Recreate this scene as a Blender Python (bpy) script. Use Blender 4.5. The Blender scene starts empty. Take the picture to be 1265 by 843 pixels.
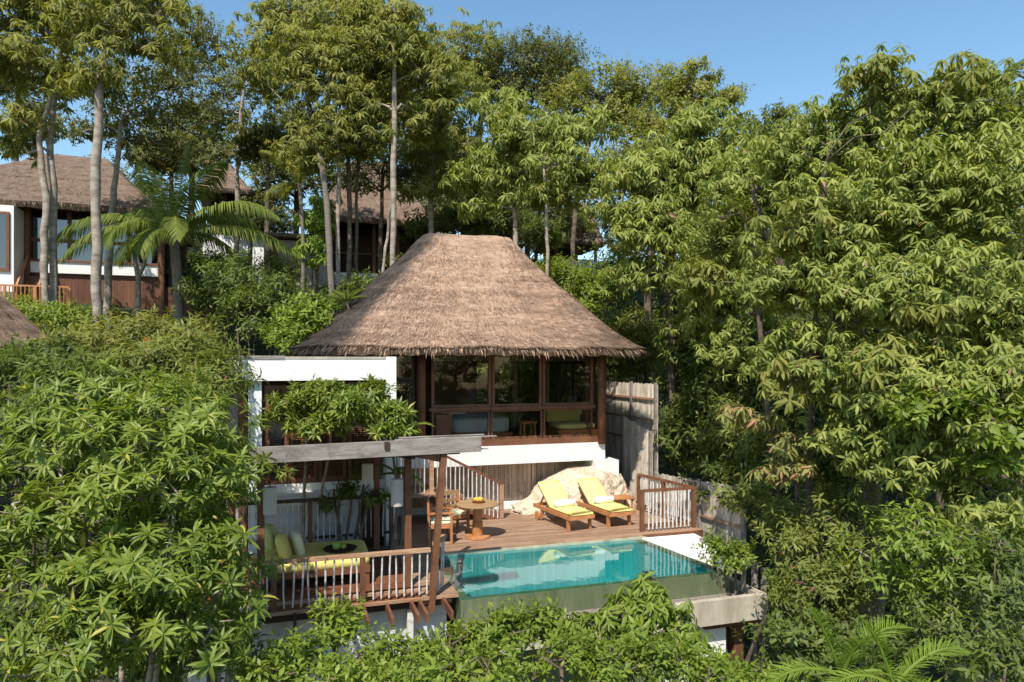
import bpy, math, random
import numpy as np
from mathutils import Vector
R=math.radians; PI=math.pi
rnd=random.Random(7); G=np.random.default_rng(11)
S=bpy.context.scene; COL=S.collection
CZ=3.85; TH=R(17.5); CT,ST=math.cos(TH),math.sin(TH); F=843.0
# ---------------------------------------------------------------- frames
def W(px,py,Y): return Vector(((px-632.5)/F*Y, Y, CZ+(450-py)/F*Y))     # picture point at distance Y -> world
def uv2w(u,v,z=0): return Vector((u*CT-v*ST, u*ST+v*CT, z))
def w2uv(p): return (p[0]*CT+p[1]*ST, -p[0]*ST+p[1]*CT, p[2])
def fu(px,v):                                                        # u on the plane v
    a=(px-632.5)/F; Y=v/(CT-a*ST); return Y*(a*CT+ST)
def fz(px,py,v):
    a=(px-632.5)/F; Y=v/(CT-a*ST); return CZ+(450-py)/F*Y
# ---------------------------------------------------------------- objects
FR={}
def tag(o,label=None,cat=None,group=None,kind=None):
    if label: o['label']=label
    if cat: o['category']=cat
    if group: o['group']=group
    if kind: o['kind']=kind
    return o
def thing(name,label,cat,org=(0,0,0),local=True,group=None):
    o=bpy.data.objects.new(name,None); COL.objects.link(o); o.empty_display_size=.2
    tag(o,label,cat,group)
    if local: o.location=uv2w(*org); o.rotation_euler=(0,0,TH)
    else: o.location=org
    FR[o.name]=(Vector(org),local); return o
class MB:
    def __init__(s): s.v=[]; s.f=[]
    def add(s,vs,fs):
        n=len(s.v); s.v+= [tuple(p) for p in vs]; s.f+=[tuple(i+n for i in f) for f in fs]; return s
    def box(s,x0,x1,y0,y1,z0,z1):
        return s.add([(x0,y0,z0),(x1,y0,z0),(x1,y1,z0),(x0,y1,z0),(x0,y0,z1),(x1,y0,z1),(x1,y1,z1),(x0,y1,z1)],
          [(3,2,1,0),(4,5,6,7),(0,1,5,4),(1,2,6,5),(2,3,7,6),(3,0,4,7)])
    def beam(s,p,q,w,h,up=(0,0,1)):
        p=Vector(p);q=Vector(q);d=(q-p).normalized();U=Vector(up)
        if abs(d.dot(U))>.95: U=Vector((0,1,0))
        a=d.cross(U).normalized(); b=a.cross(d).normalized(); a*=w/2;b*=h/2
        return s.add([p-a-b,p+a-b,p+a+b,p-a+b,q-a-b,q+a-b,q+a+b,q-a+b],
          [(3,2,1,0),(4,5,6,7),(0,1,5,4),(1,2,6,5),(2,3,7,6),(3,0,4,7)])
    def tube(s,pts,rad,n=8):
        pts=[Vector(p) for p in pts]; k=len(pts)
        if not hasattr(rad,'__len__'): rad=[rad]*k
        vs=[];fs=[]
        ref=Vector((1,.13,.07))
        for i,p in enumerate(pts):
            d=(pts[min(i+1,k-1)]-pts[max(i-1,0)]).normalized()
            r=ref if abs(d.dot(ref.normalized()))<.9 else Vector((0,1,0))
            a=d.cross(r).normalized(); b=d.cross(a)
            for j in range(n):
                t=2*PI*j/n; vs.append(p+(a*math.cos(t)+b*math.sin(t))*rad[i])
        for i in range(k-1):
            for j in range(n):
                fs.append((i*n+j,i*n+(j+1)%n,(i+1)*n+(j+1)%n,(i+1)*n+j))
        fs.append(tuple(range(n))[::-1]); fs.append(tuple((k-1)*n+j for j in range(n)))
        return s.add(vs,fs)
    def lathe(s,c,prof,n=24):
        vs=[];fs=[];k=len(prof)
        for r,z in prof:
            for j in range(n):
                t=2*PI*j/n; vs.append((c[0]+r*math.cos(t),c[1]+r*math.sin(t),c[2]+z))
        for i in range(k-1):
            for j in range(n): fs.append((i*n+j,i*n+(j+1)%n,(i+1)*n+(j+1)%n,(i+1)*n+j))
        fs.append(tuple(range(n))[::-1]); fs.append(tuple((k-1)*n+j for j in range(n)))
        return s.add(vs,fs)
    def quad(s,a,b,c,d): return s.add([a,b,c,d],[(0,1,2,3)])
    def sell(s,c,r,e=.5,nu=20,nv=12,rot=0,tilt=0):     # pillow-like superellipsoid
        vs=[];fs=[]
        sp=lambda x,p: math.copysign(abs(x)**p,x)
        for i in range(nv+1):
            ph=-PI/2+PI*i/nv
            for j in range(nu):
                t=2*PI*j/nu
                x=r[0]*sp(math.cos(ph),e)*sp(math.cos(t),e); y=r[1]*sp(math.cos(ph),e)*sp(math.sin(t),e); z=r[2]*sp(math.sin(ph),e)
                x,z=x*math.cos(tilt)+z*math.sin(tilt),-x*math.sin(tilt)+z*math.cos(tilt)
                x,y=x*math.cos(rot)-y*math.sin(rot),x*math.sin(rot)+y*math.cos(rot)
                vs.append((c[0]+x,c[1]+y,c[2]+z))
        for i in range(nv):
            for j in range(nu): fs.append((i*nu+j,i*nu+(j+1)%nu,(i+1)*nu+(j+1)%nu,(i+1)*nu+j))
        return s.add(vs,fs)
    def mesh(s,name,org=(0,0,0)):
        me=bpy.data.meshes.new(name); o=Vector(org)
        me.from_pydata([tuple(Vector(p)-o) for p in s.v],[],s.f); me.validate(); return me
    def build(s,name,mat,parent=None,smooth=False,org=None,local=True):
        if parent is not None: org,local=FR[parent.name]
        elif org is None: org=Vector((0,0,0))
        me=s.mesh(name,org); me.materials.append(M[mat])
        o=bpy.data.objects.new(name,me); COL.objects.link(o)
        if parent is not None: o.parent=parent; FR[o.name]=(org,local)
        else:
            if local: o.location=uv2w(*org); o.rotation_euler=(0,0,TH)
            else: o.location=org
            FR[o.name]=(Vector(org),local)
        if smooth:
            me.polygons.foreach_set('use_smooth',[True]*len(me.polygons))
        return o
def np_mesh(name,V,T,mat,parent=None,org=(0,0,0),smooth=False):
    """V (n,3) world verts, T (m,3) triangles"""
    V=np.asarray(V,dtype=np.float32)-np.asarray(org,dtype=np.float32); T=np.asarray(T,dtype=np.int32)
    me=bpy.data.meshes.new(name); me.vertices.add(len(V)); me.vertices.foreach_set('co',V.ravel())
    me.loops.add(T.size); me.loops.foreach_set('vertex_index',T.ravel())
    me.polygons.add(len(T)); me.polygons.foreach_set('loop_start',np.arange(0,T.size,3,dtype=np.int32))
    if smooth: me.polygons.foreach_set('use_smooth',np.ones(len(T),dtype=bool))
    me.update(calc_edges=True); me.materials.append(M[mat])
    o=bpy.data.objects.new(name,me); COL.objects.link(o)
    if parent is not None: o.parent=parent; FR[o.name]=FR[parent.name]
    else: o.location=org
    return o
# ---------------------------------------------------------------- materials
M={}
def nt(name):
    m=bpy.data.materials.new(name); m.use_nodes=True; t=m.node_tree; t.nodes.clear(); M[name]=m
    out=t.nodes.new('ShaderNodeOutputMaterial'); return m,t,out
def N(t,k,**kw):
    n=t.nodes.new(k)
    for a,b in kw.items():
        if a[0]=='_': setattr(n,a[1:],b)
        else: n.inputs[a.replace('_',' ')].default_value=b
    return n
def ramp(t,fac,stops):
    r=t.nodes.new('ShaderNodeValToRGB'); e=r.color_ramp.elements
    while len(e)<len(stops): e.new(.5)
    for i,(p,c) in enumerate(stops): e[i].position=p; e[i].color=(*c,1)
    t.links.new(fac,r.inputs[0]); return r.outputs[0]
def mat(name,cols,scale=4,stretch=(1,1,1),rough=.7,bump=.3,bscale=None,island=0,dirt=None,spec=.4,bdist=.01,wave=None):
    m,t,out=nt(name); L=t.links.new
    tc=N(t,'ShaderNodeTexCoord'); mp=N(t,'ShaderNodeMapping'); mp.inputs['Scale'].default_value=stretch
    L(tc.outputs['Object'],mp.inputs[0])
    n=N(t,'ShaderNodeTexNoise',Scale=scale,Detail=6,Roughness=.65); L(mp.outputs[0],n.inputs[0])
    k=len(cols); st=[(.28+.44*i/max(1,k-1),c) for i,c in enumerate(cols)]
    c=ramp(t,n.outputs[0],st)
    if island:
        g=N(t,'ShaderNodeNewGeometry'); mr=N(t,'ShaderNodeMapRange'); mr.inputs[3].default_value=1-island; mr.inputs[4].default_value=1+island
        L(g.outputs['Random Per Island'],mr.inputs[0]); mm=N(t,'ShaderNodeVectorMath',_operation='SCALE'); L(c,mm.inputs[0]); L(mr.outputs[0],mm.inputs['Scale']); c=mm.outputs[0]
    if dirt:   # (colour, scale, lo, hi)
        dn=N(t,'ShaderNodeTexNoise',Scale=dirt[1],Detail=8,Roughness=.7); L((mp if len(dirt)>4 else tc).outputs[0 if len(dirt)>4 else 'Object'],dn.inputs[0])
        f=N(t,'ShaderNodeMapRange'); f.inputs[1].default_value=dirt[2]; f.inputs[2].default_value=dirt[3]; L(dn.outputs[0],f.inputs[0])
        mx=N(t,'ShaderNodeMix',_data_type='RGBA'); L(f.outputs[0],mx.inputs[0]); L(c,mx.inputs[6]); mx.inputs[7].default_value=(*dirt[0],1); c=mx.outputs[2]
    b=N(t,'ShaderNodeBsdfPrincipled',Roughness=rough); b.inputs['Specular IOR Level'].default_value=spec
    L(c,b.inputs['Base Color']); L(b.outputs[0],out.inputs[0])
    if bump:
        bn=N(t,'ShaderNodeTexNoise',Scale=bscale or scale*4,Detail=6); L(mp.outputs[0],bn.inputs[0])
        bp=N(t,'ShaderNodeBump',Strength=bump,Distance=bdist); L(bn.outputs[0],bp.inputs['Height']); L(bp.outputs[0],b.inputs['Normal'])
    return m
def leafmat(name,c0,c1,rough=.42,trans=.35,tc=None,rare=None,spec=.5):
    m,t,out=nt(name); L=t.links.new
    g=N(t,'ShaderNodeNewGeometry'); tcn=N(t,'ShaderNodeTexCoord')
    n=N(t,'ShaderNodeTexNoise',Scale=.9,Detail=3); L(tcn.outputs['Object'],n.inputs[0])
    a=N(t,'ShaderNodeMath',_operation='MULTIPLY_ADD'); L(g.outputs['Random Per Island'],a.inputs[0]); a.inputs[1].default_value=.6
    n2=N(t,'ShaderNodeMath',_operation='MULTIPLY_ADD'); L(n.outputs[0],n2.inputs[0]); n2.inputs[1].default_value=1.3; n2.inputs[2].default_value=-.45
    L(n2.outputs[0],a.inputs[2])
    stops=[(0.05,c0),(.9,c1)]
    c=ramp(t,a.outputs[0],stops)
    if rare:
        gt=N(t,'ShaderNodeMath',_operation='GREATER_THAN'); L(g.outputs['Random Per Island'],gt.inputs[0]); gt.inputs[1].default_value=1-rare[1]
        mx=N(t,'ShaderNodeMix',_data_type='RGBA'); L(gt.outputs[0],mx.inputs[0]); L(c,mx.inputs[6]); mx.inputs[7].default_value=(*rare[0],1); c=mx.outputs[2]
    b=N(t,'ShaderNodeBsdfPrincipled',Roughness=rough); b.inputs['Specular IOR Level'].default_value=spec; L(c,b.inputs['Base Color'])
    tr=N(t,'ShaderNodeBsdfTranslucent'); sc=N(t,'ShaderNodeVectorMath',_operation='MULTIPLY'); L(c,sc.inputs[0]); sc.inputs[1].default_value=tc or (1.5,1.5,.7); L(sc.outputs[0],tr.inputs[0])
    mx=N(t,'ShaderNodeMixShader'); mx.inputs[0].default_value=trans; L(b.outputs[0],mx.inputs[1]); L(tr.outputs[0],mx.inputs[2]); L(mx.outputs[0],out.inputs[0])
def glass(name,tint=(.75,.8,.82),refl=1.0,rough=.0):
    m,t,out=nt(name); L=t.links.new
    fr=N(t,'ShaderNodeFresnel',IOR=1.5); tp=N(t,'ShaderNodeBsdfTransparent'); tp.inputs[0].default_value=(*tint,1)
    gl=N(t,'ShaderNodeBsdfGlossy',Roughness=rough); mu=N(t,'ShaderNodeMath',_operation='MULTIPLY'); L(fr.outputs[0],mu.inputs[0]); mu.inputs[1].default_value=refl
    mx=N(t,'ShaderNodeMixShader'); L(mu.outputs[0],mx.inputs[0]); L(tp.outputs[0],mx.inputs[1]); L(gl.outputs[0],mx.inputs[2]); L(mx.outputs[0],out.inputs[0])
leafmat('leaf_big',(0.114,0.159,0.024),(0.343,0.363,0.088),rough=.55,trans=.36,spec=.3,rare=((.34,.22,.13),.004))
leafmat('leaf_whorl',(0.090,0.140,0.016),(0.248,0.299,0.049),rough=.42,trans=.38,spec=.38,rare=((.42,.38,.08),.015))
leafmat('leaf_canopy',(0.114,0.138,0.024),(0.332,0.320,0.088),rough=.6,trans=.42,spec=.25)
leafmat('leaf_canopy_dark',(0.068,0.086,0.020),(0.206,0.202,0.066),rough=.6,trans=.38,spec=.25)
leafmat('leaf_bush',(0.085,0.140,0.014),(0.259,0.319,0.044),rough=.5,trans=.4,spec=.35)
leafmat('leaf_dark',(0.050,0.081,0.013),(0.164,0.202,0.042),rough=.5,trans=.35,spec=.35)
leafmat('leaf_mixed',(0.088,0.126,0.021),(0.251,0.262,0.063),rough=.55,trans=.38,spec=.3,rare=((.30,.12,.07),.008))
leafmat('leaf_palm',(.08,.12,.02),(.24,.27,.06),rough=.6,trans=.4,spec=.12)
leafmat('leaf_areca',(.13,.20,.02),(.27,.36,.06),rough=.45,trans=.42,spec=.35)
leafmat('petal_red',(.5,.09,.02),(.6,.2,.05),rough=.5,trans=.4)
mat('bark_pale',[(.14,.11,.085),(.30,.245,.195),(.44,.38,.31)],3,(1,1,2.5),.85,.6,18,bdist=.02,dirt=((.12,.09,.06),1.6,.5,.8))
mat('bark_dark',[(.05,.038,.028),(.12,.09,.065),(.2,.16,.12)],3,(1,1,2.5),.9,.7,16,bdist=.02)
mat('palm_bark',[(.12,.10,.08),(.25,.21,.17)],2,(.3,.3,9),.9,.8,6,bdist=.03)
mat('wood_brown',[(.085,.034,.017),(.15,.062,.03),(.20,.09,.045)],3,(1,1,1),.6,.35,20,island=.15)
mat('wood_dark',[(.035,.017,.010),(.07,.034,.02)],3,(1,1,1),.6,.3,20)
mat('wood_teak',[(.26,.10,.035),(.40,.17,.065),(.46,.22,.09)],4,(1,1,1),.5,.25,25,island=.2)
mat('wood_pale',[(.26,.15,.07),(.38,.24,.12)],4,(1,1,1),.55,.25,25)
mat('wood_grey',[(.16,.13,.11),(.27,.235,.205),(.36,.32,.29)],2.2,(1,6,6),.8,.5,14,dirt=((.10,.08,.065),2.2,.52,.72))
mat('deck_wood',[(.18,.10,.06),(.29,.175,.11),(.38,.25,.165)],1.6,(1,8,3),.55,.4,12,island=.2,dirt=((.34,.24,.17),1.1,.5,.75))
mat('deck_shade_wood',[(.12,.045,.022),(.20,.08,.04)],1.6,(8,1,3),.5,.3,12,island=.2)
mat('rail_wood',[(.22,.10,.05),(.38,.22,.13),(.5,.34,.22)],2,(1,5,5),.65,.4,14)
mat('baluster_paint',[(.30,.24,.20),(.58,.55,.52),(.72,.70,.68)],5,(3,3,1),.75,.3,20,dirt=((.22,.13,.08),6,.52,.7))
mat('white_plaster',[(.70,.68,.65),(.80,.79,.77)],1.5,(1.6,1.6,.3),.85,.2,25,dirt=((.36,.32,.28),1.7,.58,.92,1))
mat('white_panel',[(.70,.74,.76),(.78,.80,.81)],1.5,(1,1,1),.7,.05,25)
mat('grey_plaster',[(.26,.23,.21),(.40,.36,.33)],1.3,(1,1,.5),.9,.3,12,dirt=((.16,.13,.11),2.2,.5,.8))
mat('block_wall',[(.34,.35,.37),(.55,.56,.58),(.72,.72,.73)],1.2,(1,1,.5),.9,.25,14,dirt=((.22,.17,.14),1.2,.55,.8))
mat('concrete',[(.26,.21,.155),(.42,.37,.29),(.54,.49,.40)],1.8,(1.6,1.6,.35),.9,.35,14,dirt=((.18,.15,.11),2.2,.55,.8))
mat('stone_white',[(.45,.42,.38),(.68,.66,.62)],5,(1,1,1),.9,.4,12)
mat('gravel',[(.12,.09,.07),(.3,.26,.22)],25,(1,1,1),.95,.8,40,bdist=.02)
mat('bamboo',[(.28,.19,.13),(.50,.37,.27),(.64,.51,.39)],2,(3,3,.5),.75,.5,12,island=.28,dirt=((.10,.075,.055),1.3,.52,.8))
mat('bamboo_fence',[(.30,.245,.19),(.54,.465,.38),(.70,.62,.53)],2,(3,3,.5),.8,.5,12,island=.22,dirt=((.11,.085,.065),1.8,.52,.78))
mat('skirt_wood',[(.09,.035,.02),(.17,.07,.035)],2,(3,3,.5),.7,.4,12,island=.25)
mat('pool_wall',[(.07,.09,.045),(.115,.14,.075),(.16,.18,.11)],1.6,(2.2,2.2,.4),.3,.15,16,dirt=((.22,.22,.15),1.6,.55,.8,1),spec=.5)
mat('pool_coping',[(.30,.31,.22),(.46,.45,.34)],3,(1,1,1),.5,.2,16,dirt=((.12,.15,.09),2.5,.5,.75))
mat('cushion_yellow',[(.78,.66,.20),(.84,.72,.26)],3,(1,1,1),.9,.15,60)
mat('cushion_olive',[(.68,.54,.15),(.76,.62,.19)],3,(1,1,1),.95,.2,60)
mat('cushion_pillow',[(.48,.47,.16),(.62,.60,.26)],16,(1,1,1),.95,.2,60)
mat('cushion_cream',[(.62,.58,.38),(.72,.68,.48)],5,(1,1,1),.95,.2,60)
mat('towel_white',[(.80,.79,.77),(.86,.85,.84)],20,(1,1,1),.95,.5,120)
mat('fruit_green',[(.22,.36,.05),(.38,.5,.1)],8,(1,1,1),.4,.05,20)
mat('fruit_orange',[(.75,.35,.04),(.85,.5,.08)],8,(1,1,1),.4,.05,20)
mat('bed_linen',[(.52,.52,.52),(.62,.62,.62)],3,(1,1,1),.95,.2,20)
mat('cabinet_red',[(.30,.08,.035),(.38,.11,.05)],3,(1,1,5),.5,.2,20)
mat('orange_wood',[(.62,.20,.05),(.70,.26,.07)],3,(1,1,5),.5,.2,20)
mat('blind',[(.16,.15,.14),(.26,.24,.22)],1,(.3,.3,22),.8,.6,22,bdist=.01)
mat('blind_fabric',[(.15,.11,.085),(.22,.17,.13)],2,(1,1,1),.9,.2,22)
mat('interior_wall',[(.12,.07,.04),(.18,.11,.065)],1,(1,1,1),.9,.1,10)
mat('metal_grey',[(.2,.2,.2),(.3,.3,.3)],5,(1,1,1),.5,.1,20)
mat('soil',[(.014,.012,.007),(.02,.028,.010),(.028,.022,.012)],1.6,(1,1,1),.95,.8,9,bdist=.08)
glass('window_glass',(.82,.80,.77),1.5)
glass('window_glass_dark',(.10,.11,.12),4.5,.01)
# boulder
mat('boulder_rock',[(.36,.26,.17),(.60,.49,.36),(.72,.62,.49)],2.6,(1,1,1),.88,.9,9,dirt=((.17,.115,.075),2.6,.54,.70),bdist=.09)
# lantern paper
m,t,out=nt('lantern_fabric'); b=N(t,'ShaderNodeBsdfPrincipled',Roughness=.8); b.inputs['Base Color'].default_value=(.70,.64,.60,1)
tr=N(t,'ShaderNodeBsdfTranslucent'); tr.inputs[0].default_value=(.75,.66,.6,1); mx=N(t,'ShaderNodeMixShader'); mx.inputs[0].default_value=.35
t.links.new(b.outputs[0],mx.inputs[1]); t.links.new(tr.outputs[0],mx.inputs[2]); t.links.new(mx.outputs[0],out.inputs[0])
# water
m,t,out=nt('pool_water'); L=t.links.new
fr=N(t,'ShaderNodeFresnel',IOR=1.33); tp=N(t,'ShaderNodeBsdfTransparent'); tp.inputs[0].default_value=(.62,.90,.88,1)
gl=N(t,'ShaderNodeBsdfGlossy',Roughness=.0); mx=N(t,'ShaderNodeMixShader')
no=N(t,'ShaderNodeTexNoise',Scale=2.6,Detail=3); tcn=N(t,'ShaderNodeTexCoord'); L(tcn.outputs['Object'],no.inputs[0])
bp=N(t,'ShaderNodeBump',Strength=.05,Distance=.05); L(no.outputs[0],bp.inputs['Height']); L(bp.outputs[0],gl.inputs['Normal']); L(bp.outputs[0],fr.inputs['Normal'])
mu=N(t,'ShaderNodeMath',_operation='MULTIPLY'); mu.inputs[1].default_value=1.8; L(fr.outputs[0],mu.inputs[0])
L(mu.outputs[0],mx.inputs[0]); L(tp.outputs[0],mx.inputs[1]); L(gl.outputs[0],mx.inputs[2]); L(mx.outputs[0],out.inputs[0])
# pool tiles
m,t,out=nt('pool_tile'); L=t.links.new; tcn=N(t,'ShaderNodeTexCoord')
br=N(t,'ShaderNodeTexBrick',Scale=10); br.offset=0; br.inputs['Mortar Size'].default_value=.012; br.inputs['Color1'].default_value=(.035,.34,.37,1); br.inputs['Color2'].default_value=(.06,.46,.475,1); br.inputs['Mortar'].default_value=(.05,.30,.31,1)
br.inputs['Brick Width'].default_value=.5; br.inputs['Row Height'].default_value=.5
L(tcn.outputs['Object'],br.inputs[0]); b=N(t,'ShaderNodeBsdfPrincipled',Roughness=.4); L(br.outputs[0],b.inputs['Base Color']); L(b.outputs[0],out.inputs[0])
# thatch: u,v from colour attribute free: object coords, courses by height
def thatchmat(name,cols,moss_shade,moss_shade_fn=None):
    m,t,out=nt(name); L=t.links.new; tc=N(t,'ShaderNodeTexCoord')
    mp=N(t,'ShaderNodeMapping'); mp.inputs['Scale'].default_value=(1.3,1.3,4.5); L(tc.outputs['Object'],mp.inputs[0])
    n=N(t,'ShaderNodeTexNoise',Scale=2.2,Detail=10,Roughness=.8); L(mp.outputs[0],n.inputs[0])
    c=ramp(t,n.outputs[0],[(.32,cols[0]),(.5,cols[1]),(.66,cols[2])])
    g=N(t,'ShaderNodeNewGeometry'); mr=N(t,'ShaderNodeMapRange'); mr.inputs[3].default_value=.55; mr.inputs[4].default_value=1.35
    L(g.outputs['Random Per Island'],mr.inputs[0]); mm=N(t,'ShaderNodeVectorMath',_operation='SCALE'); L(c,mm.inputs[0]); L(mr.outputs[0],mm.inputs['Scale']); c=mm.outputs[0]
    at=N(t,'ShaderNodeAttribute',_attribute_name='moss_shade')
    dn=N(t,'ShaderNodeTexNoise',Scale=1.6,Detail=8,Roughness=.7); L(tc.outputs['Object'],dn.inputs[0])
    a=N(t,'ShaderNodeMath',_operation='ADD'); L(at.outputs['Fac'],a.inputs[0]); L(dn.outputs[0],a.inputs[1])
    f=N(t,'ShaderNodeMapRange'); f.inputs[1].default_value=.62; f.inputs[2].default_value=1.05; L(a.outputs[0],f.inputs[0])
    mx=N(t,'ShaderNodeMix',_data_type='RGBA'); L(f.outputs[0],mx.inputs[0]); L(c,mx.inputs[6]); mx.inputs[7].default_value=(*moss_shade,1)
    b=N(t,'ShaderNodeBsdfPrincipled',Roughness=.92); b.inputs['Specular IOR Level'].default_value=.15; L(mx.outputs[2],b.inputs['Base Color']); L(b.outputs[0],out.inputs[0])
    bn=N(t,'ShaderNodeTexNoise',Scale=9,Detail=8,Roughness=.7); L(mp.outputs[0],bn.inputs[0]); bp=N(t,'ShaderNodeBump',Strength=.9,Distance=.05); L(bn.outputs[0],bp.inputs['Height']); L(bp.outputs[0],b.inputs['Normal'])
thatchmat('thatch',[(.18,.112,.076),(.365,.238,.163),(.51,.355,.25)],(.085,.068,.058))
thatchmat('thatch_old',[(.10,.07,.052),(.175,.122,.09),(.26,.185,.14)],(.09,.07,.055))
# ---------------------------------------------------------------- vegetation engine
TPL={
 3:(np.array([[0,0,0],[.33,.5,.05],[.33,0,-.01],[.33,-.5,.05],[.72,.44,-.03],[.72,0,-.09],[.72,-.44,-.03],[1,0,-.22]],dtype=np.float32),
    np.array([[0,2,1],[0,3,2],[1,2,5],[1,5,4],[2,3,6],[2,6,5],[4,5,7],[5,6,7]])),
 2:(np.array([[0,0,0],[.5,.5,.02],[.5,0,-.05],[.5,-.5,.02],[1,0,-.2]],dtype=np.float32),
    np.array([[0,2,1],[0,3,2],[1,2,4],[2,3,4]])),
}
KIND={ # n, L, W, alpha lo/hi, gravity, segments, stem spread, jitter
 'whorl':(14,.225,.046,45,100,.10,3,.03,.08),
 'whorl_s':(11,.20,.052,30,100,.15,2,.05,.2),
 'big':(9,.30,.072,60,108,.85,3,.05,.14),
 'canopy':(9,.31,.075,60,108,.9,2,.06,.16),
 'round':(8,.17,.085,30,110,.25,2,.18,.4),
 'small':(9,.115,.052,30,100,.15,2,.16,.4),
 'mid':(8,.20,.06,35,105,.4,2,.2,.35),
 'lance':(9,.24,.05,35,95,.35,2,.22,.3),
}
def norm(a): return a/np.maximum(np.linalg.norm(a,axis=-1,keepdims=True),1e-6)
def leaves(P,D,kind,g,scale=1.0):
    n,L,Wd,alo,ahi,grav,seg,spread,jit=KIND[kind]
    L*=scale; Wd*=scale; Nn=len(P); D=norm(D)
    ref=np.where(np.abs(D[:,2:3])<.9,np.array([[0,0,1.]]),np.array([[1.,0,0]]))
    A=norm(np.cross(D,ref)); B=np.cross(D,A)
    k=np.arange(n)[None,:]
    phi=k*2.39996+g.uniform(0,6.28,(Nn,1))+g.normal(0,.2,(Nn,n))
    al=np.radians(alo+(ahi-alo)*((k+.5)/n)**.8*np.ones((Nn,1))+g.normal(0,8,(Nn,n)))
    d=np.cos(al)[...,None]*D[:,None]+np.sin(al)[...,None]*(np.cos(phi)[...,None]*A[:,None]+np.sin(phi)[...,None]*B[:,None])
    d=d+g.normal(0,jit*.5,(Nn,n,3)); d[...,2]-=grav*g.uniform(.5,1.2,(Nn,n)); d=norm(d)
    nr=D[:,None]+np.array([0,0,.35])-0*d; nr=nr+g.normal(0,.2,(Nn,n,3)); nr=norm(nr-(nr*d).sum(-1,keepdims=True)*d)
    sd=np.cross(nr,d)
    pos=P[:,None]-D[:,None]*(k[...,None]/n*spread)
    s=g.uniform(.75,1.12,(Nn,n,1,1))*g.uniform(.62,1.15,(Nn,1,1,1))
    tv,tf=TPL[seg]
    curl=g.uniform(.3,1.5,(Nn,n,1,1))
    V=pos[:,:,None]+s*(tv[:,0][None,None,:,None]*L*d[:,:,None]+tv[:,1][None,None,:,None]*Wd*sd[:,:,None]+curl*tv[:,2][None,None,:,None]*L*nr[:,:,None])
    m=Nn*n; V=V.reshape(m*len(tv),3); T=(tf[None]+(np.arange(m)*len(tv))[:,None,None]).reshape(-1,3)
    return V,T
def wob(p,q,k,amt,g,sag=0):
    p=np.array(p);q=np.array(q);out=[]
    for i in range(k+1):
        t=i/k; r=p+(q-p)*t
        if 0<i<k: r=r+g.normal(0,amt,3)
        r[2]+=sag*math.sin(t*PI); out.append(r)
    return out
def foliage_tips(lobes,dens,g,low=-.5,clump=.34):
    P=[];D=[];C=[]
    for (c,r) in lobes:
        c=np.array(c);r=np.array(r); R1=r.mean()
        nt_=int(dens*(r[0]*r[2]+r[0]*r[1]+r[1]*r[2])*1.4)+8
        nc=max(6,int(nt_/11))
        dr=norm(g.normal(0,1,(nc*3,3))); dr=dr[dr[:,2]>low][:nc]; nc=len(dr)
        rad=g.uniform(.45,1.0,(nc,1))**.6*g.uniform(.85,1.12,(nc,1))
        cc=c+dr*rad*r
        idx=g.integers(0,nc,nt_)
        off=g.normal(0,1,(nt_,3))*np.array([clump,clump,clump*.55])*min(1,.45+R1*.4)
        p=cc[idx]+off
        d=norm((p-c)/r)*.75+np.array([0,0,.6])+g.normal(0,.2,(nt_,3))
        P.append(p);D.append(d);C.append((c,cc))
    return np.concatenate(P),np.concatenate(D),C
def plant(name,label,cat,base,trunks,lobes,kind,lm,bm='bark_pale',dens=60,group=None,seed=0,scale=1.,low=-.5,clump=.34,crown='crown',stem='trunk',limbs=True,twig=.012):
    g=np.random.default_rng(seed)
    th=thing(name,label,cat,tuple(base),False,group)
    lobes=[(tuple(c),tuple(r)) for c,r in lobes]
    P,D,C=foliage_tips(lobes,dens,g,low,clump)
    V,T=leaves(P,D,kind,g,scale)
    np_mesh(crown,V,T,lm,th,base)
    b=MB()
    tops=[]
    for pts,rad in trunks:
        pp=[]
        rr=[]
        for i in range(len(pts)-1):
            w=wob(pts[i],pts[i+1],4,.006+rad[0]*.10,g)
            for j,x in enumerate(w[:-1]):
                pp.append(x); t=j/4; rr.append(rad[i]*(1-t)+rad[i+1]*t)
        pp.append(pts[-1]); rr.append(rad[-1])
        rr=[r*(1+.05*g.normal()) for r in rr]
        b.tube(pp,rr,9); tops.append((np.array(pts[-1]),rad[-1],[np.array(x) for x in pp],rr))
    if limbs and tops:
        for c,cc in C:
            # start from the trunk point below the lobe that is nearest
            best=None
            for tp in tops:
                for x,r in zip(tp[2][len(tp[2])//2:],tp[3][len(tp[2])//2:]):
                    dd=np.linalg.norm(x-c)+ (2 if x[2]>c[2] else 0)
                    if best is None or dd<best[0]: best=(dd,x,r)
            r0=best[2]*.6
            b.tube(wob(best[1],c,5,.06+.02*best[0],g,.1),[r0*(1-.12*i) for i in range(6)],6)
            for x in cc[:28]:
                b.tube(wob(c,x,3,.05,g),[twig*1.8,twig*1.3,twig,twig*.5],4)
    if b.v: b.build(stem,bm,th,smooth=True)
    return th
def lobe(px,py,Y,rx,rz,ry=None,):   # picture ellipse (pixels) at distance Y -> centre, radii in metres
    c=W(px,py,Y); a=rx*Y/F; b_=rz*Y/F
    return (tuple(c),(a,(ry if ry else max(a,b_)*.85),b_))
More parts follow.
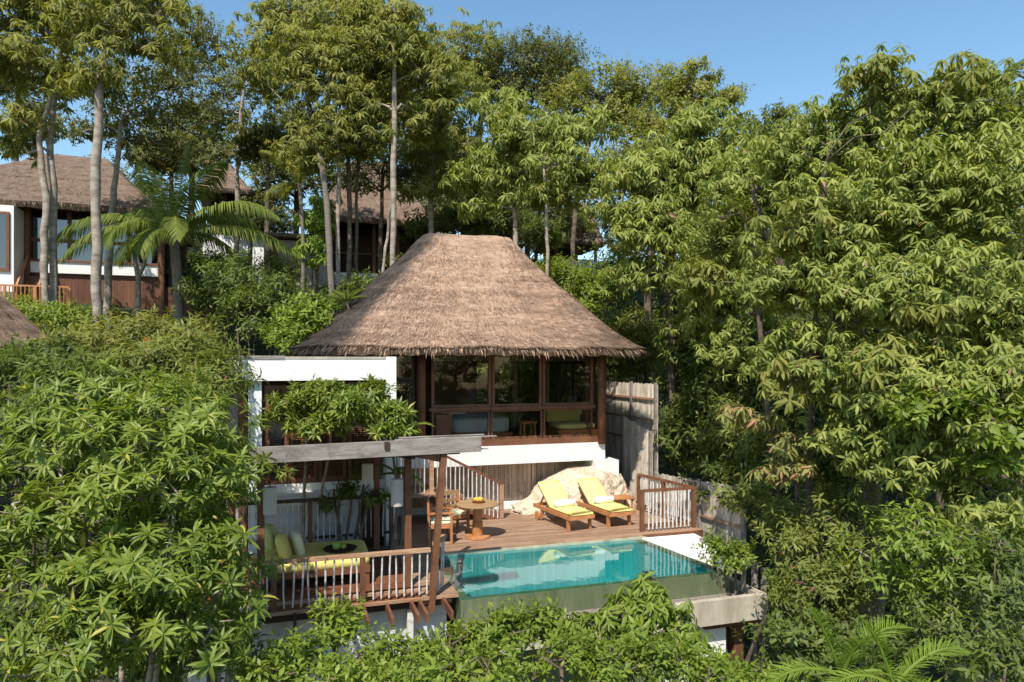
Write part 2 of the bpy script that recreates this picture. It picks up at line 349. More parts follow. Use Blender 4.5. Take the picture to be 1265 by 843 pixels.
def frond(b,root,dr,L,droop,g,nl=46,ll=.55,lw=.035,hang=.5):
    """one feather frond; returns leaflet verts, tris; adds the rachis to MB b"""
    dr=Vector(dr).normalized(); pts=[]; p=Vector(root); d=dr.copy(); k=14
    for i in range(k+1):
        pts.append(p.copy()); p=p+d*(L/k); d=(d+Vector((0,0,-droop/k*(0.5+1.4*i/k)))).normalized()
    if b is not None: b.tube(pts,[.03*(1-.85*i/k) for i in range(k+1)],5)
    V=[];T=[]
    for i in range(nl):
        t=.12+.88*i/nl; x=t*k; j=min(int(x),k-1); q=pts[j].lerp(pts[j+1],x-j); tn=(pts[j+1]-pts[j]).normalized()
        sd=tn.cross(Vector((0,0,1))); sd=sd.normalized() if sd.length>.05 else Vector((1,0,0)); up=sd.cross(tn)
        l=ll*math.sin(min(1,t*1.25+.12)*PI*.5)*(1 if t<.7 else 1-.75*(t-.7)/.3)
        for s in(-1,1):
            dd=(sd*s*1.0+tn*(.55+.5*t)+up*.25+Vector((g.normal(0,.07),g.normal(0,.07),-hang*.5+g.normal(0,.07)))).normalized()
            e=q+dd*l*.5; dd2=(dd+Vector((0,0,-hang*1.1))).normalized(); f=e+dd2*l*.5
            w=tn*lw*.5; n0=len(V)
            V+= [q-w*.5,q+w*.5,e-w,e+w,f]; T+=[(n0,n0+1,n0+3),(n0,n0+3,n0+2),(n0+2,n0+3,n0+4)]
    return [tuple(x) for x in V],T
def palm(name,label,base,top,r,fr,ll=.6,lw=.04,group=None,seed=1,lm='leaf_palm',bm='palm_bark',nl=46,hang=.5,cat='palm'):
    g=np.random.default_rng(seed); th=thing(name,label,cat,tuple(base),False,group)
    b=MB()
    if r>0:
        mid=(Vector(base)+Vector(top))/2+Vector((.08,0,0)); pts=[];rr=[]
        for i in range(17):
            t=i/16; p=Vector(base).lerp(Vector(top),t)+Vector((.12*math.sin(t*PI),0,0)); pts.append(p); rr.append(r*(1.35-.45*min(1,t*2))*(1+.05*(i%2)))
        b.tube(pts,rr,10); b.build('trunk',bm,th,smooth=True)
    for (dx,dy,dz,L,dp) in fr:
        rb=MB(); V,T=frond(rb,top,(dx,dy,dz),L,dp,g,nl,ll,lw,hang)
        n=len(rb.v); o=MB(); o.v=rb.v+V; o.f=rb.f+[tuple(i+n for i in t) for t in T]
        o.build('frond',lm,th)
    return th
# ---------------------------------------------------------------- thatched roof
def poly_pts(poly,n,rc=.0):
    P=[Vector(p) for p in poly]; k=len(P); Q=[]
    for i in range(k):      # rounded corners
        a=P[i-1];b=P[i];c=P[(i+1)%k]
        for t in range(5):
            t/=4; x=b+(a-b).normalized()*rc*(1-t); y=b+(c-b).normalized()*rc*t
            Q.append(b+(a-b).normalized()*rc*(1-t)**2+(c-b).normalized()*rc*t**2)
    seg=[(Q[(i+1)%len(Q)]-Q[i]).length for i in range(len(Q))]; tot=sum(seg); out=[]
    i=0;acc=0
    for j in range(n):
        d=tot*j/n
        while acc+seg[i]<d: acc+=seg[i]; i+=1
        out.append(Q[i].lerp(Q[(i+1)%len(Q)],(d-acc)/seg[i]))
    return out
def thatch_roof(parent,poly,ra,rb_,ze,zr,mt='thatch',n=150,rings=34,strands=24000,fringe=1800,seed=3,rc=.5,top=.32,moss_shade_f=None,thick=.2,name='roof',pw=1.1):
    g=np.random.default_rng(seed); foot=poly_pts(poly,n,rc)
    a=Vector(ra);b=Vector(rb_); ab=b-a
    tgt=[]
    for p in foot:
        t=max(0,min(1,(p-a).dot(ab)/max(1e-6,ab.dot(ab)))); q=a+ab*t; d=(p-q).normalized(); tgt.append(q+d*top)
    ph=g.uniform(0,6.28,8)
    def surf(j,s,lift=0):
        j0=int(j)%n; j1=(j0+1)%n; f=j-int(j)
        p=foot[j0].lerp(foot[j1],f); q=tgt[j0].lerp(tgt[j1],f); xy=p.lerp(q,s)
        H=lambda q: q**(1+(pw-1)*.7)-(pw-1)*.05*math.sin(2*PI*q)
        h=H(s)
        if s>.84: h=H(.84)+(1-H(.84))*(1-((1-s)/.16)**1.5)
        z=ze+(zr-ze)*h
        z+=.018*math.sin(j*.31+ph[0]+s*9)+.012*math.sin(j*.73+ph[1]-s*17)
        return Vector((xy.x,xy.y,z+lift))
    vs=[];fs=[]; course=8
    for i in range(rings+1):
        s=i/rings
        st=.03*(1-((s*course+.25*math.sin(i))%1.0))
        for j in range(n): vs.append(surf(j,s,st))
    for i in range(rings):
        for j in range(n): fs.append((i*n+j,i*n+(j+1)%n,(i+1)*n+(j+1)%n,(i+1)*n+j))
    # ridge cap
    c0=len(vs)
    for j in range(n): 
        q=tgt[j]; t=max(0,min(1,(q-a).dot(ab)/max(1e-6,ab.dot(ab)))); m=a+ab*t
        vs.append(Vector((q.x*.45+m.x*.55,q.y*.45+m.y*.55,zr+.05)))
    for j in range(n): fs.append((rings*n+j,rings*n+(j+1)%n,c0+(j+1)%n,c0+j))
    fs.append(tuple(c0+j for j in range(n)))
    # thick eave and soffit
    e0=len(vs)
    for j in range(n):
        p=foot[j]; q=(tgt[j]-p).normalized(); vs.append((p.x+q.x*.10,p.y+q.y*.10,ze-thick+.02*math.sin(j*1.7)))
    for j in range(n):
        p=foot[j]; q=(tgt[j]-p).normalized(); vs.append((p.x+q.x*1.25,p.y+q.y*1.25,ze-thick+.22+.35*(zr-ze)/3.4))
    for j in range(n):
        fs.append((j,e0+j,e0+(j+1)%n,(j+1)%n)); fs.append((e0+j,e0+n+j,e0+n+(j+1)%n,e0+(j+1)%n))
    def strand(j,s,L,w,drop,lift,side=0):
        p=surf(j,s); 
        q=surf(j,max(s-.04,0)) if s>.04 else surf(j,0)
        d=(q-p); d=d.normalized() if d.length>1e-4 else (surf(j,0)-surf(j,.05)).normalized()
        tn=(surf((j+.5)%n,s)-p); tn=tn.normalized() if tn.length>1e-5 else Vector((1,0,0))
        nr=d.cross(tn); nr=nr if nr.z>0 else -nr
        d=(d+tn*side+Vector((0,0,-drop))).normalized(); r0=p+nr*.012; r1=r0+d*L*.5+nr*lift*.6; r2=r0+d*L+nr*lift
        k=len(vs); w2=tn*w*.5
        vs.extend([r0-w2,r0+w2,r1+w2,r1-w2,r2]); fs.extend([(k,k+1,k+2,k+3),(k+3,k+2,k+4)])
    for _ in range(strands):
        s=1-math.sqrt(g.uniform(0,1)); 
        if g.uniform()<.45: s=(int(s*course)+g.uniform(0,.3))/course
        s=min(s,.99)
        strand(g.uniform(0,n),s,g.uniform(.08,.24),g.uniform(.008,.022),0,g.uniform(.005,.035),g.normal(0,.12))
    for _ in range(fringe):
        cl=.5+.5*math.sin(_*0.37)
        strand(g.uniform(0,n),g.uniform(.0,.02),g.uniform(.1,.34)*(1.25 if g.uniform()<.2 else .85),g.uniform(.012,.04),g.uniform(.2,1.6),0,g.normal(0,.12))
    org,local=FR[parent.name]; mb=MB(); mb.v=[tuple(x) for x in vs]; mb.f=fs
    o=mb.build(name,mt,parent)
    me=o.data
    at=me.attributes.new('moss_shade','FLOAT','POINT'); co=np.empty(len(me.vertices)*3); me.vertices.foreach_get('co',co); co=co.reshape(-1,3)+np.array(org)
    at.data.foreach_set('value',(moss_shade_f(co) if moss_shade_f else np.zeros(len(co))).astype(np.float32))
    return o
# ---------------------------------------------------------------- SETTING
def gz(x,y):
    u,v,_=w2uv((x,y,0))
    xs=[-200,-34,0,6,9,11.4,13,16,18,24,31,33,36,45,70,120,400]; zs=[-60,-10,-6,-4.2,-3.2,-2.4,-2.2,-1.0,-.2,2.0,6.0,7.6,8.6,11.2,12,8,-20]
    z=float(np.interp(v,xs,zs))
    if u>8.6: z-=min(1.6,(u-8.6)*.35)*max(0,min(1,(26-v)/8))
    return z+.25*math.sin(x*.7+1)*math.sin(y*.5)+.12*math.sin(x*1.9)*math.cos(y*1.6)
def ground():
    n=150; V=[]; q=np.sinh(np.linspace(-5.2,5.2,n))/math.sinh(5.2)*1500
    for b_ in q:
        for a_ in q:
            V.append((a_,b_+18,gz(a_,b_+18)))
    T=[]
    for i in range(n-1):
        for j in range(n-1):
            k=i*n+j; T+=[(k,k+1,k+n+1),(k,k+n+1,k+n)]
    o=np_mesh('ground',V,T,'soil',smooth=True); tag(o,kind='structure')
ground()
exec_parts=[]
# ---------------------------------------------------------------- railings
def railing(name,label,p0,p1,h,posts,nb,group=None,lean=0,rail='rail_wood',post='wood_brown',bal='baluster_paint',bot=.1,ext=.0,rw=.09,rh=.06,br=.016,seed=0,low=True,toprail=True):
    """p0,p1 (u,v,z) foot ends; posts list of t; balusters nb"""
    g=random.Random(seed); p0=Vector(p0);p1=Vector(p1); d=(p1-p0); dn=d.normalized()
    th=thing(name,label,'railing',tuple(p0),True,group)
    H=Vector((0,0,h))
    b=MB(); q=p0+H-dn*ext; k=5
    for i in range(k):
        a=q.lerp(p1+H+dn*ext,i/k)+Vector((0,0,g.uniform(-.004,.004))); c=q.lerp(p1+H+dn*ext,(i+1)/k)+Vector((0,0,g.uniform(-.004,.004)))
    b.beam(p0+H-dn*ext,p1+H+dn*ext,rw,rh); b.build('top_rail',rail,th)
    if low: MB().beam(p0+Vector((0,.03,bot)),p1+Vector((0,.03,bot)),.04,.05).build('bottom_rail',rail,th)
    for t in posts:
        q=p0+d*t; MB().beam(q-Vector((0,0,.02)),q+H-Vector((0,0,rh/2+.003)),.085,.085,(0,1,0)).build('post',post,th)
    me=None
    for i in range(nb):
        t=(i+.5)/nb
        if any(abs(t-x)*d.length<.06 for x in posts): continue
        q=p0+d*t
        mb=MB(); hh=h-rh/2-bot+.06
        if me is None:
            mb.tube([(0,0,0),(.004,.003,hh*.33),(-.003,0,hh*.66),(0,0,hh)],br,6); me=mb.mesh('baluster'); me.materials.append(M[bal])
        o=bpy.data.objects.new('baluster',me); COL.objects.link(o); o.parent=th
        o.location=q-p0+Vector((0,-.035,bot-.06)); o.rotation_euler=(g.uniform(-.02,.02),lean+g.uniform(-.025,.025),g.uniform(0,3))
    return th
# ---------------------------------------------------------------- MAIN VILLA
V0=17.0
def U(px): return fu(px,V0)
villa=thing('villa','large thatched villa with steep brown hip roof and wide windows above the pool deck','villa',(5.5,V0,0))
uL=U(519); uR=U(741)
def moss_shade_main(co):
    # old dark thatch along the left hip; tree shadow coloured in at right corner
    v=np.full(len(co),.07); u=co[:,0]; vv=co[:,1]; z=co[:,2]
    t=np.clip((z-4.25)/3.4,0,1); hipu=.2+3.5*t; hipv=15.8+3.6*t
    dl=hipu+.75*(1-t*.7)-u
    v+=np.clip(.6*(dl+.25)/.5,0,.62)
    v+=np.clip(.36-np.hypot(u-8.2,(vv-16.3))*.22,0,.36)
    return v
poly=[(.65,15.8),(8.75,15.78),(8.9,23.4),(-.1,23.4),(-.38,17.7)]
thatch_roof(villa,poly,(3.95,19.5),(5.62,19.5),4.26,7.55,moss_shade_f=moss_shade_main,n=200,strands=70000,fringe=3200,rc=.45,top=.36,pw=1.24)
# walls
b=MB(); b.box(uL-.9,uR+.02,17.62,17.8,-.6,1.28)
x=uL-.9
bw=MB()
while x<uR+.3:                                     # bamboo skirting below the windows
    w=.045+rnd.uniform(0,.02); bw.tube([(x,17.58,-.1),(x+rnd.uniform(-.006,.006),17.58,1.30)],w*.5,6); x+=w
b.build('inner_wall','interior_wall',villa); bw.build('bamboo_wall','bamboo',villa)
MB().box(uL-.6,uR+.10,V0-.12,17.9,1.26,1.74).build('base_wall','white_plaster',villa)
MB().box(uR-.25,uR+.42,V0-.3,V0+.7,.75,1.262).build('foundation_block','white_plaster',villa)
MB().box(uL-.6,uR-.3,V0+.35,17.57,-.02,.16).build('plinth','white_plaster',villa)
MB().box(.5,uR+.1,17.9,22.4,1.5,1.75).build('floor','wood_brown',villa)
# sill beam, posts
MB().box(uL-.6,uR+.1,V0-.1,V0+.14,1.744,1.90).build('sill_beam','wood_brown',villa)
for px,rad in((519,.115),(741,.115)):
    MB().tube([(U(px),V0-.12,1.70),(U(px),V0-.12,3.2),(U(px)+.01,V0-.12,4.5)],rad,14).build('column','wood_brown',villa,smooth=True)
MB().tube([(U(730),V0+.3,1.8),(U(730),V0+.3,4.5)],.08,10).build('column','wood_brown',villa,smooth=True)
def window(x0,x1,z0,z1,v,parent,fm='wood_brown',gm='window_glass',fw=.06,dep=.07,name='window'):
    f=MB(); y0,y1=v,v+dep
    f.box(x0,x0+fw,y0,y1,z0,z1); f.box(x1-fw,x1,y0,y1,z0,z1)
    f.box(x0+fw,x1-fw,y0+.003,y1-.003,z0,z0+fw); f.box(x0+fw,x1-fw,y0+.003,y1-.003,z1-fw,z1)
    o=f.build(name,fm,parent)
    MB().quad((x0+fw,v+dep*.5,z0+fw),(x1-fw,v+dep*.5,z0+fw),(x1-fw,v+dep*.5,z1-fw),(x0+fw,v+dep*.5,z1-fw)).build('pane',gm,o)
    return o
for a_,b2 in((533,607),(608,669.5),(670.5,733)):
    window(U(a_),U(b2),2.74,4.12,V0,villa,fw=.075,dep=.09)
for a_,b2 in((533,606),(606.5,671),(671.5,733)):
    window(U(a_)+.01,U(b2)-.01,1.905,2.66,V0+.03,villa,fw=.05,dep=.06)
MB().box(U(530),U(735),V0-.05,V0+.12,2.662,2.738).build('mid_rail','wood_brown',villa)
MB().box(uL-.6,uR+.1,V0-.02,V0+.14,4.122,4.55).build('header','blind_fabric',villa)
for a_,b2 in((537,604),(611,667),(674,731)):
    MB().box(U(a_),U(b2),V0+.12,V0+.14,3.92,4.12).build('blind','blind_fabric',villa)
# left bay
MB().box(U(398),U(471),V0+.02,V0+.2,1.3,4.28).build('side_wall','grey_plaster',villa)
window(U(471)+.02,U(512),3.45,4.5,V0-.02,villa,fm='wood_dark',gm='window_glass',fw=.06)
window(U(471)+.02,U(512),1.75,3.43,V0-.02,villa,fm='wood_dark',gm='window_glass_dark',fw=.07)
MB().box(U(461),U(471),V0-.12,V0+.05,1.3,4.4).build('pillar','white_plaster',villa)
# interior box: left and back wall, ceiling, garden windows at the back
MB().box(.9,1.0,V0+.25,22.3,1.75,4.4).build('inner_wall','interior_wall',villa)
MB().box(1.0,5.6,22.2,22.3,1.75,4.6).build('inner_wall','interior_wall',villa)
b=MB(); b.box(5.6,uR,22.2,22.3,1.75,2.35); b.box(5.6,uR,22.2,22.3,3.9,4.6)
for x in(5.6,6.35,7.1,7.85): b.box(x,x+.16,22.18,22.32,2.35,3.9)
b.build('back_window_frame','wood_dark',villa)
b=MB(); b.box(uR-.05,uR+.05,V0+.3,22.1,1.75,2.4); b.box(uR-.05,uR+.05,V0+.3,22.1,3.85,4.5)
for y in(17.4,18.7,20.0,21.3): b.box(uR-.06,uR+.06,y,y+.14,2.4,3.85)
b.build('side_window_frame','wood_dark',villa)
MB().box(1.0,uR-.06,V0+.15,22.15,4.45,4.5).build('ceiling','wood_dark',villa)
# furniture seen through the glass
th=thing('day_sofa','orange wooden sofa with yellow cushions behind the right window of the villa','sofa',(7.3,18.0,1.75))
MB().box(6.75,7.92,17.2,18.3,1.755,2.06).build('base','orange_wood',th)
MB().sell((7.33,17.72,2.15),(.58,.5,.085),.35).build('seat_cushion','cushion_yellow',th,True)
MB().sell((7.33,18.32,2.4),(.55,.12,.26),.4).build('back_cushion','cushion_olive',th,True)
th=thing('bed','wide bed with pale grey linen behind the left window of the villa','bed',(4.8,18.6,1.75))
MB().box(3.9,5.6,17.7,19.6,1.755,2.0).build('base','cabinet_red',th)
MB().sell((4.75,18.65,2.2),(.85,.95,.22),.3).build('mattress','bed_linen',th,True)
MB().sell((4.3,19.3,2.5),(.35,.22,.12),.5).build('pillow','towel_white',th,True)
th=thing('cabinet','small reddish wooden cabinet beside the bed in the lower left window','cabinet',(3.6,17.5,1.75))
MB().box(3.42,3.80,17.3,17.7,1.755,2.5).build('body','cabinet_red',th); MB().box(3.40,3.82,17.28,17.72,2.502,2.54).build('top','orange_wood',th)
th=thing('stool','orange wooden stool behind the middle lower window','stool',(6.1,17.9,1.75))
MB().box(5.9,6.3,17.7,18.1,2.22,2.27).build('seat','orange_wood',th)
for sx in(5.93,6.27):
    for sy in(17.73,18.07): MB().beam((sx,sy,1.755),(6.1+(sx-6.1)*.85,17.9+(sy-17.9)*.85,2.218),.045,.045).build('leg','orange_wood',th)
# ---------------------------------------------------------------- BATHROOM WING
VA=15.4
def UA(px): return fu(px,VA)
wing=thing('bath_wing','low flat roofed wing with white parapet beam and wooden louvre windows','annex',(UA(380),VA,0))
MB().box(UA(283),UA(475),VA-.25,VA-.05,fz(380,470,VA),fz(380,444,VA)).build('parapet','white_plaster',wing)
MB().box(UA(475)+.003,UA(487.5),VA-.27,VA+.1,-.4,fz(480,441,VA)).build('end_wall','white_plaster',wing)
MB().box(UA(275)-.02,UA(283)-.003,VA-.25,VA+1.5,fz(380,470,VA),fz(380,443,VA)).build('parapet_return','white_plaster',wing)
MB().box(UA(279),UA(487)-.04,VA-.045,VA+2.2,fz(380,466,VA),fz(380,448,VA)).build('flat_roof','grey_plaster',wing)
MB().box(UA(277),UA(352),VA-.27,VA-.2,fz(380,444,VA)+.003,fz(380,441,VA)+.02).build('coping_board','wood_grey',wing)
MB().box(UA(352),UA(480),VA-.26,VA-.1,fz(380,444,VA)+.002,fz(380,442,VA)+.02).build('coping','concrete',wing)
zt=fz(380,470,VA)-.003
MB().box(UA(307),UA(323.5),VA-.12,VA+.15,-.4,zt).build('pillar','white_panel',wing)
MB().box(UA(279),UA(294),VA+.1,VA+.3,-1.2,zt).build('side_wall','grey_plaster',wing)
MB().box(UA(295),UA(305),VA+.02,VA+.12,-.5,zt).build('door_post','wood_brown',wing)
MB().box(UA(283),UA(480),VA+.9,VA+1.0,-1.0,zt).build('inner_wall','interior_wall',wing)
MB().box(UA(324),UA(476),VA-.02,VA+.9,.9,1.28).build('floor_slab','white_plaster',wing)
MB().box(UA(326),UA(425),VA-.75,VA-.022,.95,1.12).build('white_step','white_plaster',wing)
MB().box(UA(322),UA(440),VA-.6,VA-.1,-.6,.947).build('base_wall','block_wall',wing)
o=window(UA(327),UA(357),1.285,zt-.1,VA,wing,fw=.09,gm='window_glass'); MB().box(UA(331),UA(353),VA+.1,VA+.12,1.35,zt-.5).build('blind','blind',wing)
def louvre(x0,x1):
    f=MB(); f.box(x0,x0+.08,VA,VA+.07,1.285,zt-.05); f.box(x1-.08,x1,VA,VA+.07,1.285,zt-.05); f.box(x0+.08,x1-.08,VA,VA+.066,1.285,1.40); f.box(x0+.08,x1-.08,VA,VA+.066,zt-.15,zt-.05)
    o=f.build('louvre_window','wood_brown',wing); s=MB(); z=1.42
    while z<zt-.18: s.beam((x0+.08,VA+.035,z),(x1-.08,VA+.035,z),.05,.010,(0,-.6,.8)); z+=.045
    s.build('slats','wood_brown',o)
louvre(UA(358),UA(392)); louvre(UA(393),UA(428)); louvre(UA(430),UA(470))
MB().box(UA(358),UA(470),VA+.12,VA+.14,1.3,zt).build('backing','wood_dark',wing)
# ---------------------------------------------------------------- DECK
def boards(mb,x0,x1,y0,y1,z,w=.115,gap=.008,th=.03,seed=1,along='u'):
    g=random.Random(seed)
    a,b_=(y0,y1) if along=='u' else (x0,x1); c,d=(x0,x1) if along=='u' else (y0,y1)
    y=a
    while y<b_-.02:
        ww=min(w,b_-y)-gap; x=c-g.uniform(0,1.5)
        while x<d:
            L=g.uniform(1.8,3.2); s=max(x,c); e=min(x+L-.004,d)
            if e-s>.05:
                zz=z-g.uniform(0,.004)
                if along=='u': mb.box(s,e,y,y+ww,zz-th,zz)
                else: mb.box(y,y+ww,s,e,zz-th,zz)
            x+=L
        y+=w
    return mb
deck=thing('pool_deck','weathered brown plank deck between the pool and the villa','deck',(5.5,15.5,0))
mb=MB(); boards(mb,1.95,9.0,13.80,17.6,0,seed=2); boards(mb,1.95,2.58,11.25,13.796,0,seed=3)
mb.build('planks','deck_wood',deck)
b=MB()
for y in(14.0,15.2,16.4,17.4): b.box(2.0,8.98,y,y+.08,-.2,-.034)
for x in(2.1,5.0,8.8):
    for y in(14.3,16.9): b.box(x,x+.12,y,y+.12,-3,-.2)
b.build('joists','wood_dark',deck)
MB().box(7.45,9.0,13.775,13.797,-.16,.0).build('fascia','wood_brown',deck)
# ---------------------------------------------------------------- POOL
pool=thing('infinity_pool','turquoise infinity pool with mossy green outer wall','pool',(5.1,12.4,0))
x0,x1n,x1f,y0,y1=2.60,7.80,7.38,11.07,13.74; wz=-.10
def prism(mb,pts,z0,z1):
    n=len(pts); return mb.add([(p[0],p[1],z0) for p in pts]+[(p[0],p[1],z1) for p in pts],[tuple(range(n))[::-1],tuple(range(n,2*n))]+[(i,(i+1)%n,n+(i+1)%n,n+i) for i in range(n)])
t_=.16
b=MB(); prism(b,[(x0,y0),(x1n,y0),(x1n-.02,y0+t_),(x0,y0+t_)],-1.9,wz+.012)
prism(b,[(x0,y0+t_+.001),(x0+t_,y0+t_+.001),(x0+t_,y1-.003),(x0,y1-.003)],-1.9,wz+.014)
prism(b,[(x1n-.02,y0+t_+.001),(x1f,y1-.003),(x1f-t_,y1-.003),(x1n-.02-t_,y0+t_+.001)],-1.9,wz+.016)
b.build('outer_wall','pool_wall',pool)
MB().box(x0,x1f+.12,y1,y1+.058,-1.9,-.035).build('coping','pool_coping',pool)
b=MB(); zb=-1.25
i0,i1,j0,j1=x0+t_+.004,x1n-t_-.03,y0+t_+.004,y1-.006
b.quad((i0,j0,zb),(i1,j0,zb),(x1f-t_-.01,j1,zb),(i0,j1,zb))
b.quad((i0,j1,zb),(x1f-t_-.01,j1,zb),(x1f-t_-.01,j1,wz+.02),(i0,j1,wz+.02))
b.quad((i0,j0,zb),(i0,j1,zb),(i0,j1,wz-.01),(i0,j0,wz-.01)); b.quad((i1,j0,zb),(x1f-t_-.01,j1,zb),(x1f-t_-.01,j1,wz-.01),(i1,j0,wz-.01)); b.quad((i0,j0,zb),(i1,j0,zb),(i1,j0,wz-.01),(i0,j0,wz-.01))
b.build('basin','pool_tile',pool)
b=MB(); b.box(i0+.01,i0+.75,j0+.01,j0+.7,zb+.01,-.38); b.box(i0+.01,i0+.35,j0+.75,j1-.01,zb+.01,-.5)
b.build('underwater_step','pool_tile',pool)
b=MB(); k=1; b.quad((x0+.01,y0+.01,wz+.018),(x1n-.012,y0+.01,wz+.018),(x1f-.01,y1-.008,wz+.018),(x0+.01,y1-.008,wz+.018))
b.build('water','pool_water',pool)
# white landing and trough
MB().add([(x1f+.02,13.76,-.9),(8.75,13.76,-.9),(8.75,12.3,-.9),(x1n+.0,11.9,-.9),(x1f+.02,13.76,-.06),(8.75,13.76,-.06),(8.75,12.5,-.12),(x1n-.1,12.15,-.12)],[(3,2,1,0),(4,5,6,7)[::-1],(0,1,5,4),(1,2,6,5),(2,3,7,6),(3,0,4,7)]).build('white_ledge','white_plaster',org=(8.1,13,-.9))
tag(bpy.data.objects['white_ledge'],'bright white plaster ledge at the right end of the pool','ledge')
tr=thing('overflow_trough','pale stained concrete overflow trough below the pool wall','trough',(5.5,10.8,-1.5))
MB().box(2.62,8.22,10.50,10.62,-.80,-.36).build('front_wall','concrete',tr)
MB().box(8.06,8.215,10.622,11.9,-.80,-.36).build('side_wall','concrete',tr)
MB().box(2.62,8.05,10.622,11.06,-.62,-.47).build('gravel_bed','gravel',tr)
MB().box(6.2,7.5,10.75,11.0,-2.6,-.81).build('support_wall','white_plaster',tr)
MB().box(7.75,7.95,10.85,11.05,-3.2,-.81).build('support_post','skirt_wood',tr)
MB().box(7.0,8.2,10.65,10.8,-.93,-.803).build('support_beam','skirt_wood',tr)
# ---------------------------------------------------------------- PAVILION
pav=thing('pavilion','open timber pavilion with flat grey beam roof beside the pool','pavilion',(.8,12.8,0))
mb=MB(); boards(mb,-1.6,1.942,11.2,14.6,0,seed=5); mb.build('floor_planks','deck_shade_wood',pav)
for (x,y,zt_) in((-.56,11.85,2.42),(1.84,11.85,2.42),(1.58,14.35,2.07),(-1.2,14.35,2.07)):
    MB().box(x-.055,x+.055,y-.055,y+.055,-.02,zt_).build('post','wood_brown',pav)
MB().beam((2.12,11.2,-.25),(2.34,11.22,2.36),.10,.12,(0,1,0)).build('leaning_post','wood_brown',pav)
x0b,x1b=-1.7,fu(594,11.15)
MB().beam((x0b,11.12,2.44),(x1b,11.15,2.50),.06,.25).build('front_beam','wood_grey',pav)
MB().beam((x0b,11.24,2.36),(x1b-.35,11.24,2.40),.10,.12).build('under_beam','wood_dark',pav)
MB().beam((x0b,14.35,2.07),(1.9,14.35,2.07),.08,.12).build('rear_beam','wood_dark',pav)
MB().beam((1.84,11.3,2.33),(1.60,14.6,2.03),.08,.12).build('side_beam','wood_dark',pav)
MB().beam((-.6,11.3,2.33),(-1.2,14.6,2.03),.08,.12).build('side_beam','wood_dark',pav)
MB().beam((1.86,11.8,2.33),(2.62,12.7,2.06),.10,.13).build('brace','wood_brown',pav)
b=MB()
for i in range(24):
    x=-1.7+i*.152
    b.beam((x+.07,11.17,2.535),(x+.07,14.55,2.13),.151,.018)
b.build('roof_boards','wood_grey',pav)
b=MB()
for i,(y,z,l) in enumerate(((11.3,2.60,.32),(11.75,2.585,.22),(12.2,2.5,.12),(11.2,2.40,.14))): b.beam((x1b-1.3,y,z),(x1b+l,y+.02,z+.01),.09,.016)
b.build('projecting_boards','wood_grey',pav)
MB().box(x1b-1.62,x1b-1.54,11.08,11.10,2.48,2.6).build('beam_bracket','wood_dark',pav)
# joists sticking out
for i,px in enumerate((364,391,420.6,449,477.5,507.5,518,547)):
    x=fu(px,11.2); MB().beam((x,11.19,-.09),(x+.01,10.50,-.10),.045,.13).build('joist','wood_brown' if i>1 else 'wood_dark',pav)
MB().box(-1.6,2.58,11.165,11.197,-.05,.002).build('edge_board','rail_wood',pav)
b=MB(); b.box(-1.6,2.5,11.3,11.42,-.2,-.035); b.box(-1.6,2.5,13,13.1,-.2,-.035); b.build('floor_beams','wood_dark',pav)
wl=thing('retaining_wall','white and grey painted block wall under the pavilion floor','wall',(.6,11.6,-1.5))
b=MB()
z=-2.6
while z<-.22:
    b.box(-1.6,2.45,11.5+rnd.uniform(0,.006),11.62,z,z+.235); z+=.24
b.build('blocks','block_wall',wl)
MB().beam((1.78,11.35,-2.6),(1.80,11.35,-.22),.10,.10).build('support_post','baluster_paint',wl)
for i in range(9):
    rr=rnd.uniform(.08,.2); c=(rnd.uniform(2.0,2.9),rnd.uniform(10.5,10.95),-.85+rnd.uniform(-.1,.1)-i*.02)
    mb=MB(); mb.sell((0,0,0),(rr,rr*.8,rr*.6),.8,12,8,rnd.uniform(0,3),rnd.uniform(-.5,.5))
    mb.v=[(c[0]+x*(1+.2*math.sin(y*30)),c[1]+y*(1+.2*math.sin(z*30)),c[2]+z) for x,y,z in mb.v]
    o=mb.build('stone','stone_white',org=c); tag(o,'loose pale stone in the heap below the pavilion corner','stone','pale stones below the pavilion')
# railings
railing('railing','front railing of the pavilion with leaning white balusters and sunlit handrail',(-1.5,11.25,0),(2.12,11.25,0),.76,[.03,.32,.695],29,lean=.055,seed=1,br=.015)
railing('railing','short corner railing between the pavilion and the pool',(2.22,11.27,0),(2.42,11.62,0),.86,[],4,lean=.05,ext=.06,seed=2,br=.015,low=False)
railing('railing','shaded rear railing of the pavilion with thin pale balusters',(-1.2,14.5,0),(1.9,14.5,0),1.08,[.0,.47,1.],26,rail='wood_dark',seed=3,bot=.3,br=.013)
railing('railing','front railing on the right end of the deck',(7.57,14.07,0),(8.93,14.07,0),.93,[0,1],13,rail='wood_brown',seed=4,br=.02,ext=.05)
railing('railing','side railing running back to the tall fence on the right of the deck',(8.93,14.2,0),(8.62,16.2,0),.93,[.5,1],15,rail='wood_brown',seed=5,br=.018)
